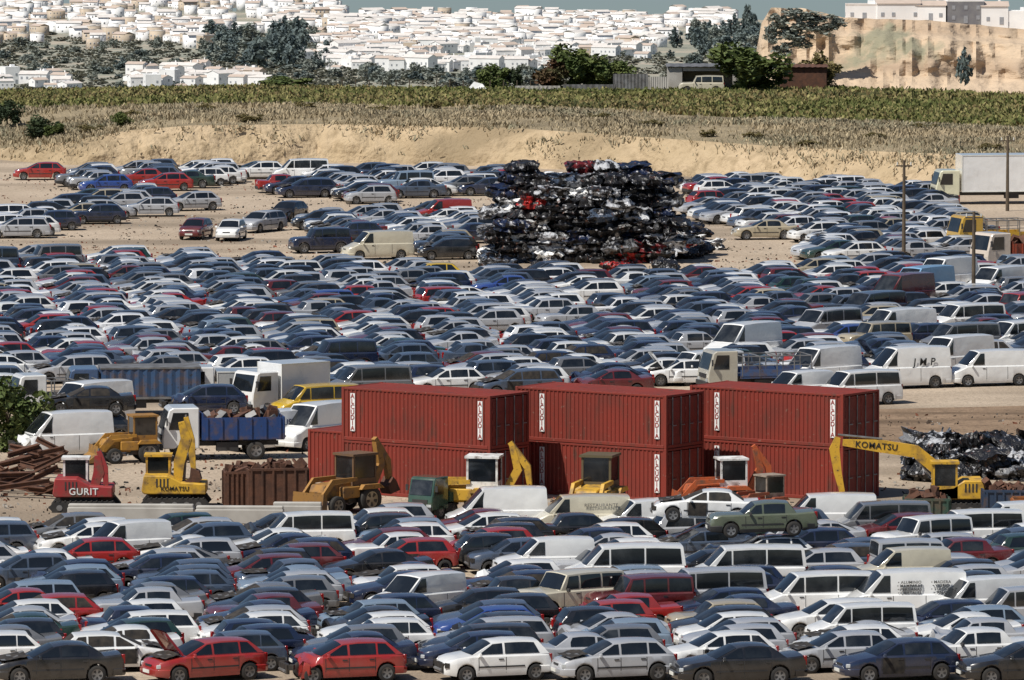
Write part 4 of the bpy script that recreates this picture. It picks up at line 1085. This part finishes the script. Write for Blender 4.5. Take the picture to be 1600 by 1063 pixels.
rws.append([P(px,ctop(px)+1.5,2600) for px in cx_]); rws.append([P(px,ctop(px)+1.5,2650)+Vector((0,60,-150)) for px in cx_])
b.grid(rws); st(part('cliff',b.mesh('cliff',[cliffm],40,weld=False)))
# ---------------------------------------------------------------- vegetation
rng=np.random.default_rng(5)
def tufts(name,pts,hs,ws,blades,cols,label,cat,spread=.25):
    pts=np.asarray(pts); N=len(pts); n=N*blades
    base=np.repeat(pts,blades,0)+np.c_[rng.normal(0,spread,n),rng.normal(0,spread,n),np.zeros(n)]
    h=np.repeat(hs,blades)*rng.uniform(.5,1.1,n); w=np.repeat(ws,blades)*rng.uniform(.6,1.2,n)
    a=rng.uniform(0,np.pi,n); lean=rng.normal(0,.45,(n,2))*h[:,None]
    dx=np.c_[np.cos(a),np.sin(a)]*w[:,None]/2
    p0=base.copy(); p0[:,:2]-=dx; p0[:,2]-=.06; p1=base.copy(); p1[:,:2]+=dx; p1[:,2]-=.06
    p2=base.copy(); p2[:,:2]+=lean+dx*.7; p2[:,2]+=h; p3=base.copy(); p3[:,:2]+=lean-dx*.4; p3[:,2]+=h*.85
    V_=np.stack([p0,p1,p2,p3],1).reshape(-1,3); LV=np.arange(len(V_)); LT=np.full(n,4)
    c=np.repeat(cols,blades,0)*rng.uniform(.8,1.15,(n,1)); T=np.c_[c,np.ones(n)]
    me=rawmesh(name,V_,LV,LT,None,[tintm],T); o=part(name,me); tag(o,label,cat,None,'stuff'); return o
def scatter(fn,n,x0=-250,x1=1850,v0=0,v1=1,dens=None):
    out=[]
    while len(out)<n:
        px=rng.uniform(x0,x1); v=rng.uniform(v0,v1); p=fn(px,v)
        if dens and rng.random()>dens(p,px,v): continue
        out.append((p.x,p.y,p.z))
    return out
gcol=np.array([(.42,.34,.22),(.36,.295,.19),(.30,.25,.165),(.25,.23,.155),(.46,.38,.25)])
pts=scatter(slopep,22000,dens=lambda p,px,v:max(.05,min(1,.45+1.7*noise.noise(Vector((p.x*.10,p.y*.10,1)))))); n=len(pts)
sel=np.clip(2+1.6*np.array([noise.noise(Vector((q[0]*.08,q[1]*.12,4)))*2.2 for q in pts])+rng.normal(0,.6,n),0,4.99).astype(int)
tufts('dry_grass',pts,rng.uniform(.12,.42,n),rng.uniform(.08,.2,n),4,gcol[sel],'dry straw coloured grass covering the slope above the bank','grass',.3)
pts=scatter(bankp,900,v0=.2,v1=1.0,dens=lambda p,px,v:.03+.9*max(0,noise.noise(Vector((p.x*.2,v*2,4)))+v-.65)); n=len(pts)
tufts('bank_weeds',pts,rng.uniform(.15,.4,n),rng.uniform(.08,.18,n),4,gcol[rng.integers(0,5,n)],'sparse dry weeds clinging to the earth bank','weeds')
pts=[]
for k in range(22000):
    px=rng.uniform(-250,1850); v=(int(rng.uniform(0,70))+rng.normal(0,.15))/70; p=fieldp(px,min(max(v,0),1)); pts.append((p.x,p.y,p.z))
n=len(pts); ccol=np.array([(.12,.135,.045),(.17,.165,.06),(.24,.215,.09),(.22,.17,.08),(.09,.095,.04)])
sel=np.clip(2+np.array([noise.noise(Vector((q[0]*.05,q[1]*.04,9)))*3.2 for q in pts])+rng.normal(0,1.1,n),0,4.99).astype(int)
tufts('crop_plants',pts,rng.uniform(.25,.55,n),rng.uniform(.18,.4,n),4,ccol[sel],'green and yellowing crop plants filling the field','crop',.25)
pts=[]
for k in range(3400):
    px,py=(rng.uniform(-20,1600),rng.uniform(650,835)) if k%2 else (rng.uniform(0,1300),rng.uniform(270,440)); x,y=G(px,py); pts.append((x,y,0))
n=len(pts); lcol=np.array([(.03,.03,.03),(.12,.09,.07),(.3,.28,.25),(.2,.08,.05)])
tufts('scrap_litter',pts,rng.uniform(.03,.14,n),rng.uniform(.08,.3,n),3,lcol[rng.integers(0,4,n)],'small scrap litter and stones scattered over the dirt','litter',.4)
def crown_mesh(seed,mat_,n=700,ls=.12,shape='round'):
    rn=random.Random(seed); b=MB(); cl=[]
    for i in range(18):
        while True:
            p=Vector((rn.uniform(-1,1),rn.uniform(-1,1),rn.uniform(-.8,1)))
            if shape=='cone':
                if math.hypot(p.x,p.y)<.75*(1-p.z)/1.8: break
            elif p.length<.82: break
        cl.append((p,rn.uniform(.22,.42)))
    for i in range(n):
        c,rr=rn.choice(cl); d=Vector((rn.gauss(0,1),rn.gauss(0,1),rn.gauss(0,1))).normalized()*rr*rn.random()**.4
        p=c+d; s=ls*rn.uniform(.6,1.4); a=Vector((rn.gauss(0,1),rn.gauss(0,1),rn.gauss(0,.6))).normalized(); bb=a.cross(Vector((rn.gauss(0,1),rn.gauss(0,1),rn.gauss(0,1)))).normalized()
        b.quad([p-a*s,p+bb*s*.5,p+a*s,p-bb*s*.5])
    return b.mesh('crown',[mat_],weld=False)
CRN={'g':[crown_mesh(i,leafA,2600,.10) for i in(1,2)],'d':[crown_mesh(i,leafB,2200,.10) for i in(3,4)],'o':[crown_mesh(i,leafC,1800,.10) for i in(5,)],'r':[crown_mesh(6,leafD,2200,.10)],
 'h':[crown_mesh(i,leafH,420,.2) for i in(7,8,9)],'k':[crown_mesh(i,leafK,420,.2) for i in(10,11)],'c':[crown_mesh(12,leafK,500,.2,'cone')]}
def trunk_mesh():
    b=MB(); b.tube((0,0,0),(.05,0,.5),.07,.05,7); b.tube((.05,0,.5),(.35,.1,1.0),.045,.02,5); b.tube((.05,0,.5),(-.3,-.1,1.0),.045,.02,5); b.tube((.05,0,.45),(0,.3,.95),.04,.02,5); b.tube((.05,0,.5),(.02,-.15,1.1),.035,.02,5)
    return b.mesh('trunk',[bark])
TRK=trunk_mesh()
def tree(p,w,h,kind,label,group,name='tree',cat='tree',low=.15):
    root=empty(name,p,R.uniform(0,6.28),label,cat,group)
    t=part('trunk',TRK,root); t.scale=(w*.5,w*.5,h*.55)
    c=part('crown',R.choice(CRN[kind]),root,(0,0,h*(low+(1-low)*.47))); c.scale=(w*.53,w*.53,h*(1-low)*.55)
    return root
near=[(905,130,'g',92,76,'broad dark green tree right of the reddish tree on field edge'),(864,130,'r',66,60,'reddish brown leafed tree on field edge'),(950,128,'g',76,54,'low rounded green tree left of the shed wall'),
(1170,132,'g',124,84,'large olive green tree between the two sheds'),(770,134,'g',58,44,'small dark green tree left of reddish tree'),(1276,137,'o',74,58,'yellowish tree right of brown shed'),
(1235,134,'d',44,30,'dark shrub beside the brown shed'),(1210,139,'o',56,16,'low olive bush at field edge right'),(445,140,'g',90,20,'long low green bush on left field edge'),(805,135,'d',26,38,'narrow dark shrub on the field edge')]
for px,py,k,wpx,hpx,lab in near:
    p=P(px,cpy_(px)+1,638 if wpx>120 else 648); p.z=pcre(px).z; s=F/648
    tree(p,wpx/s,hpx/s*1.05,k,lab,'trees along the field edge',low=.02 if hpx<40 else .08)
x,y=G(22,706); tree((x,y,0),112/34,3.7,'g','bright green bushy tree at the left edge beside scrap girders','yard trees',low=.0); block(x,y,0,2,1.6)
for px,py,wp,hp,lab in((62,212,60,40,'round dark shrub on the slope at left'),(12,195,50,44,'dark green bush at left edge on slope'),(190,238,30,28,'small shrub at bank foot, left'),(85,222,35,24,'pale green agave like shrub on left slope')):
    p=slopep(px,.12 if py>205 else .45); s=F/p.y; tree(p,wp/s,hp/s,'g' if 'dark' not in lab else 'd',lab,'shrubs on the slope','shrub','shrub',0)
for i in range(18):
    px=50+i*88+R.uniform(-20,20); v=R.uniform(.05,.8); p=slopep(px,v); s=F/p.y
    tree(p,R.uniform(22,50)/s,R.uniform(9,14)/s,'o',f'small dry shrub on grass slope, {ordw(i+1)} from left','small shrubs on the grass slope','shrub','shrub',0)
far=[]
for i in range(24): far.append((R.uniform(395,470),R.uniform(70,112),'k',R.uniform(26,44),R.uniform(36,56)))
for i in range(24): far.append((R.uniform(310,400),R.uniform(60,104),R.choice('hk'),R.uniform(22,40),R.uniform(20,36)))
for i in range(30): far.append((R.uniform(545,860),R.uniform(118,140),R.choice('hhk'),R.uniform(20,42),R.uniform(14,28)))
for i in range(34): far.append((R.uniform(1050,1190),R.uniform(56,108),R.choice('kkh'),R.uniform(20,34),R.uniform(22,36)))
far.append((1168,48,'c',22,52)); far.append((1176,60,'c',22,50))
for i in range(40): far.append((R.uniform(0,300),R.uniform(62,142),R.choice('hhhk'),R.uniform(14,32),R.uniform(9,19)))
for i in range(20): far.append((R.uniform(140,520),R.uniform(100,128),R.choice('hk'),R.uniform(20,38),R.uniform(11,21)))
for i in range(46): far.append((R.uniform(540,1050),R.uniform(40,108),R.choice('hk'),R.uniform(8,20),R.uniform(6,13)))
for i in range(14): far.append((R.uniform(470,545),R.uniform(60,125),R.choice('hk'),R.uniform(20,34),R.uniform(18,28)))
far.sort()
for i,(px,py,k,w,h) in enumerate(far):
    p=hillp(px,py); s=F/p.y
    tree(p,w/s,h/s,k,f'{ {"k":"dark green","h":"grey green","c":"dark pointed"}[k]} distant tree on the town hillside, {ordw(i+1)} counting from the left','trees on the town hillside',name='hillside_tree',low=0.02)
CB=[(1508,132,26,56),(1230,60,54,30),(1262,50,48,26),(1292,56,40,22),(1220,92,34,24),(1240,30,44,18),(1216,44,34,24),(1250,74,50,26),(1280,34,50,16),(1310,44,40,16),(1205,70,24,30),(1225,112,40,18)]
for i,(px,py,w,h) in enumerate(CB):
    p=P(px,py,1996 if i==0 else 2026); s=F/p.y; tree(p,w/s,h/s,'k' if i==0 else 'h','tall dark bush at the foot of the cliff' if i==0 else f'grey green bush on the cliff, {ordw(i)} of the smaller cliff bushes','bushes on the cliff','shrub','shrub',0)
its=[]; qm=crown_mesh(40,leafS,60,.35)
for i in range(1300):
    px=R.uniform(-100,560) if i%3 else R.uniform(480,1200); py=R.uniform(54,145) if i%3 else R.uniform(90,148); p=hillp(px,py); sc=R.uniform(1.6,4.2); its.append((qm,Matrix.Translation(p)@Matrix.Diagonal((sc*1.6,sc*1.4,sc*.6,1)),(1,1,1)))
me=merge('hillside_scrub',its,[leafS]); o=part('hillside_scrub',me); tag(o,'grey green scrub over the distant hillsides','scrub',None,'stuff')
print('veg',time.time()-T0)
# ---------------------------------------------------------------- town
wb=MB(); wb.box((0,-.03,0),(1.0,.12,1.2)); WIN=wb.mesh('window',[winm]); wb=MB(); wb.box((0,-.03,0),(1.2,.12,2.2)); DOOR=wb.mesh('door',[winm])
def make_house(w,d,h,roof,seed,wall=wallw,rf=None):
    rn=random.Random(seed); b=MB(); b.box((0,0,h/2-1.5),(w,d,h+3))
    if roof=='gable':
        for sx in(-1,1): b.add([(sx*w/2,-d/2,h),(sx*w/2,d/2,h),(sx*w/2,0,h+d*.15)],[(0,1,2)])
        me=b.mesh('wall',[wall])
        r=MB(); o=.3
        for sg in(1,-1): r.add([(-w/2-o,sg*(d/2+o),h-.05),(w/2+o,sg*(d/2+o),h-.05),(w/2+o,0,h+d*.15+.15),(-w/2-o,0,h+d*.15+.15)],[(0,1,2,3)])
        rm=r.mesh('roof',[rf or roofm],weld=False)
        c=MB(); c.box((w*.2,d*.1,h+d*.15+.4),(.7,.7,1.6)); ch=[('chimney',c.mesh('chimney',[wall]),I4)]
    else:
        me=b.mesh('wall',[wall]); r=MB(); r.box((0,0,h+.05),(w-.3,d-.3,.12))
        for sx in(-1,1): r.box((sx*(w/2-.1),0,h+.3),(.22,d,.6))
        for sy in(-1,1): r.box((0,sy*(d/2-.1),h+.3),(w-.5,.22,.6))
        rm=r.mesh('roof',[wallw if rn.random()<.5 else roofg]); c=MB(); c.box((w*.2,d*.1,h+.8),(2.2,2,1.5)); ch=[('roof_hut',c.mesh('roof_hut',[wall]),I4)]
    pr=[('wall',me,I4,[]),('roof',rm,I4,ch)]
    fl=max(1,int(h//3)); nw=max(2,int(w//2.8))
    for f in range(fl):
        for i in range(nw):
            if rn.random()<.25: continue
            x=-w/2+(i+.5)*w/nw
            if f==0 and i==nw//2: pr.append(('door',DOOR,TR(x,-d/2,1.15),[]))
            else: pr.append(('window',WIN,TR(x,-d/2,1.7+f*3),[]))
        pr.append(('window',WIN,TR(-w/2,-d*.2,1.7+f*3,-math.pi/2),[])); pr.append(('window',WIN,TR(w/2,d*.1,1.7+f*3,math.pi/2),[]))
    return pr
HP=[]
for i,(w,d,h,rf) in enumerate(((8,8,6,'gable'),(11,8,6.2,'gable'),(7,7,6.5,'flat'),(10,8,8,'gable'),(14,9,6.5,'gable'),(9,8,3.6,'gable'),(12,9,8.5,'gable'),(8,9,7.8,'flat'),(18,9,7.6,'gable'),(9,7,6,'gable'))):
    HP.append((make_house(w,d,h,rf,i,rf=roofm if i%2 else roofg),rf,w,h))
HT=[(make_house(12,9,6.5,'gable',33,wallt,roofm),'gable',12,6.5),(make_house(9,8,8,'flat',34,wallt),'flat',9,8)]
hs=[]
def addh(px,py,tan=0):
    hs.append((px,py,HT[R.randrange(2)] if R.random()<tan else HP[R.randrange(len(HP))]))
py=112
while py>25:
    px=535+R.uniform(-8,8)
    while px<1150:
        gap=noise.noise(Vector((px*.012,py*.05,2)))>.42
        if not (px>1045 and py>56) and not(py>94 and px>900) and not gap and R.random()>.04: addh(px,py+R.uniform(-2.5,2.5),.04)
        px+=R.uniform(9,18)
    py-=4.4
for (xa,xb,ya,yb_,stp,sk,tn) in ((-20,540,6,52,5,.2,.12),(-20,130,130,143,6,.1,.0),(205,410,122,140,6,.08,.05),(470,560,40,110,8,.4,.1),(140,330,52,76,6,.4,.5),(-20,160,44,66,6,.45,.7)):
    py=yb_
    while py>=ya:
        px=xa+R.uniform(0,20)
        while px<xb:
            if R.random()>sk and noise.noise(Vector((px*.015,py*.06,7)))<.33: addh(px,py+R.uniform(-2,2),tn)
            px+=R.uniform(11,22)
        py-=stp
hs.sort(key=lambda a:-a[1])
NH=294; cnt={}
for (px,py,(pr,rf,w,h)) in sorted(hs[:NH],key=lambda a:(round(a[1]/9),a[0])):
    rowk=round((150-py)/9); cnt[rowk]=cnt.get(rowk,0)+1
    p=hillp(px,py); sc=R.uniform(.5,.78)
    tn='tan' if (pr is HT[0][0] or pr is HT[1][0]) else 'white'
    o=inst(pr,'house',f'{tn} {"wide" if w>11 else "small" if w<8.5 else "medium"} {"tile roofed" if rf=="gable" else "flat roofed"} house, {ordw(cnt[rowk])} from left, {ordw(max(1,rowk))} row up the town','house',p,R.uniform(-.9,.9),(.8,.8,.8),'houses of the hillside town')
    o.scale=(sc,sc,sc*R.uniform(.85,1.15))
its=[]; hm=[]
for (px,py,(pr,rf,w,h)) in hs[NH:]:
    p=hillp(px,py); sc=R.uniform(.5,.82); mx=TR(p.x,p.y,p.z,R.uniform(-.9,.9))@Matrix.Diagonal((sc,sc,sc,1))
    for n_,me,mt,ch in pr: its.append((me,mx@mt,(1,1,1)))
for me,_,_ in its:
    for m in me.materials:
        if m not in hm: hm.append(m)
if its:
    me=merge('far_houses',its,hm); o=part('far_town_houses',me); tag(o,'farthest white houses along the ridge of the town','houses',None,'stuff')
print('houses',len(hs),len(bpy.data.objects),time.time()-T0)
big=[(1350,29,11,4.2,'flat',wallw,'white building at the left end on the cliff top'),(1402,29,13,5.0,'gable',wallw,'long white hotel block with tiled roof on the cliff top'),(1455,30,9,4.6,'gable',wallw,'white building left of the dark block on cliff top'),
(1506,34,11,6.5,'flat',wallt,'dark grey unfinished block on the cliff top'),(1553,36,8,5.5,'gable',wallw,'white house right of dark block on cliff top'),(1590,44,9,5.0,'flat',wallw,'white building at the right edge of cliff top')]
dk=simple('dark_cladding',(.16,.16,.18),(.26,.26,.26),.8,scale=.3)
for i,(px,py,w,h,rf,m,lab) in enumerate(big):
    pr=make_house(w,8,h,rf,70+i,dk if 'dark grey' in lab else m,roofm); p=P(px,py+2,2120); inst(pr,'building',lab,'building',p,R.uniform(-.1,.1),(.8,.8,.8),'buildings on the cliff top')
# ---------------------------------------------------------------- field edge
def onedge(px,dz=0,Y=645):
    p=P(px,cpy_(px)+.5,Y); p.z=pcre(px).z+dz; return p
s17=F/646
def shed(px,wpx,hpx,m,label,open_front=True,roofm_=steel):
    p=onedge(px); w=wpx/s17; h=hpx/s17; root=empty('shed',p,0,label,'shed','sheds at the field edge'); d=3.0
    b=MB(); b.box((0,d/2,h/2),(w,.12,h)); b.box((-w/2,0,h/2),(.14,d,h)); b.box((w/2,0,h/2),(.14,d,h))
    if open_front: b.box((-w*.40,-d/2,h/2),(w*.18,.12,h)); b.box((w*.44,-d/2,h/2),(w*.1,.12,h)); b.box((w*.1,-d/2,h*.93),(w*.8,.1,h*.14))
    else: b.box((0,-d/2,h/2),(w,.12,h))
    part('wall',b.mesh('wall',[m]),root)
    b=MB(); n=18; b.grid([[(-w/2-.2+(w+.4)*i/n,y,h+.06+(.04 if i%2 else 0)+(.15 if y>0 else 0)) for i in range(n+1)] for y in(-d/2-.3,d/2+.3)]); part('roof',b.mesh('roof',[roofm_]),root)
    return root
shed(1100,112,40,conc,'long concrete shed with open front and parked old truck')
shed(1255,70,38,rust,'brown plank shed right of the large tree',False,rust)
p=onedge(1096,0,641)
inst(PR['four-by-four'],'parked_jeep','old cream four-by-four parked in the open shed','car',p,rad(180),PAL['cream'])
for i,(px,wpx,hpx) in enumerate(((985,54,32),(1027,34,27),(925,90,16),(840,70,14))):
    p=onedge(px,0,642); b=MB(); w=wpx/s17; n=20; b.grid([[(-w/2+w*i_/n,(.04 if i_%2 else 0),z) for i_ in range(n+1)] for z in(0,hpx/s17)])
    o=part('sheet_wall',b.mesh('sheet_wall',[conc if i%2 else steel],weld=False),None,p); tag(o,['tall corrugated sheet wall left of the concrete shed','pale corrugated sheet wall touching the concrete shed','low corrugated sheet wall beneath the green trees','low corrugated sheet wall left of reddish tree'][i],'wall','sheet walls at field edge')
p=onedge(745,0,641); b=MB(); w=44/s17; b.add([(-w/2,-.6,0),(w/2,-.6,0),(w/2,.8,0),(-w/2,.8,0),(-w*.1,.1,1.2),(w*.2,.1,1.0)],[(0,1,5,4),(2,3,4,5),(0,4,3),(1,2,5)])
o=part('tarpaulin',b.mesh('tarpaulin',[white_text]),None,p); tag(o,'white tarpaulin heap on the field edge','tarpaulin')
for i in range(15):
    px=535+i*21; p=onedge(px,0,643); b=MB(); b.tube((0,0,0),(0,0,1.25),.05,n=5); o=part('fence_post',b.mesh('fence_post',[bark]),None,p); tag(o,f'thin wooden fence post, {ordw(i+1)} from left on the field edge','fence post','fence posts on the field edge')
# ================================================================ LIGHT, SKY, CAMERA
el,az=rad(54),rad(232)
w=bpy.data.worlds.new('World'); scene.world=w; w.use_nodes=True; nt=w.node_tree
sky=nt.nodes.new('ShaderNodeTexSky'); sky.sky_type='NISHITA'; sky.sun_disc=False; sky.sun_elevation=el; sky.sun_rotation=az; sky.altitude=700; sky.dust_density=1.5; sky.ozone_density=4.0
tc=nt.nodes.new('ShaderNodeTexCoord'); mp=nt.nodes.new('ShaderNodeMapping'); mp.inputs['Rotation'].default_value=(.08,0,0)
nt.links.new(tc.outputs['Generated'],mp.inputs[0]); nt.links.new(mp.outputs[0],sky.inputs[0])
bg=nt.nodes['Background']; nt.links.new(sky.outputs[0],bg.inputs[0]); bg.inputs[1].default_value=.066
ld=bpy.data.lights.new('sun','SUN'); ld.energy=5.0; ld.angle=rad(.5); ld.color=(1,.955,.88)
lo=bpy.data.objects.new('sun',ld); COL.objects.link(lo)
dv=Vector((math.sin(az)*math.cos(el),math.cos(az)*math.cos(el),math.sin(el)))
lo.rotation_euler=dv.to_track_quat('Z','Y').to_euler(); lo.location=(0,200,120)
cam=bpy.data.cameras.new('camera'); co=bpy.data.objects.new('camera',cam); COL.objects.link(co)
cam.sensor_width=36; cam.lens=250; cam.clip_start=1; cam.clip_end=60000
co.location=(0,0,HC); co.rotation_euler=(math.pi/2-PT,0,0); scene.camera=co
scene.view_settings.view_transform='Standard'; scene.view_settings.look='None'; scene.view_settings.exposure=0
print('done',len(bpy.data.objects),'dups',[k for k,v in USED.items() if v>1][:10],time.time()-T0)
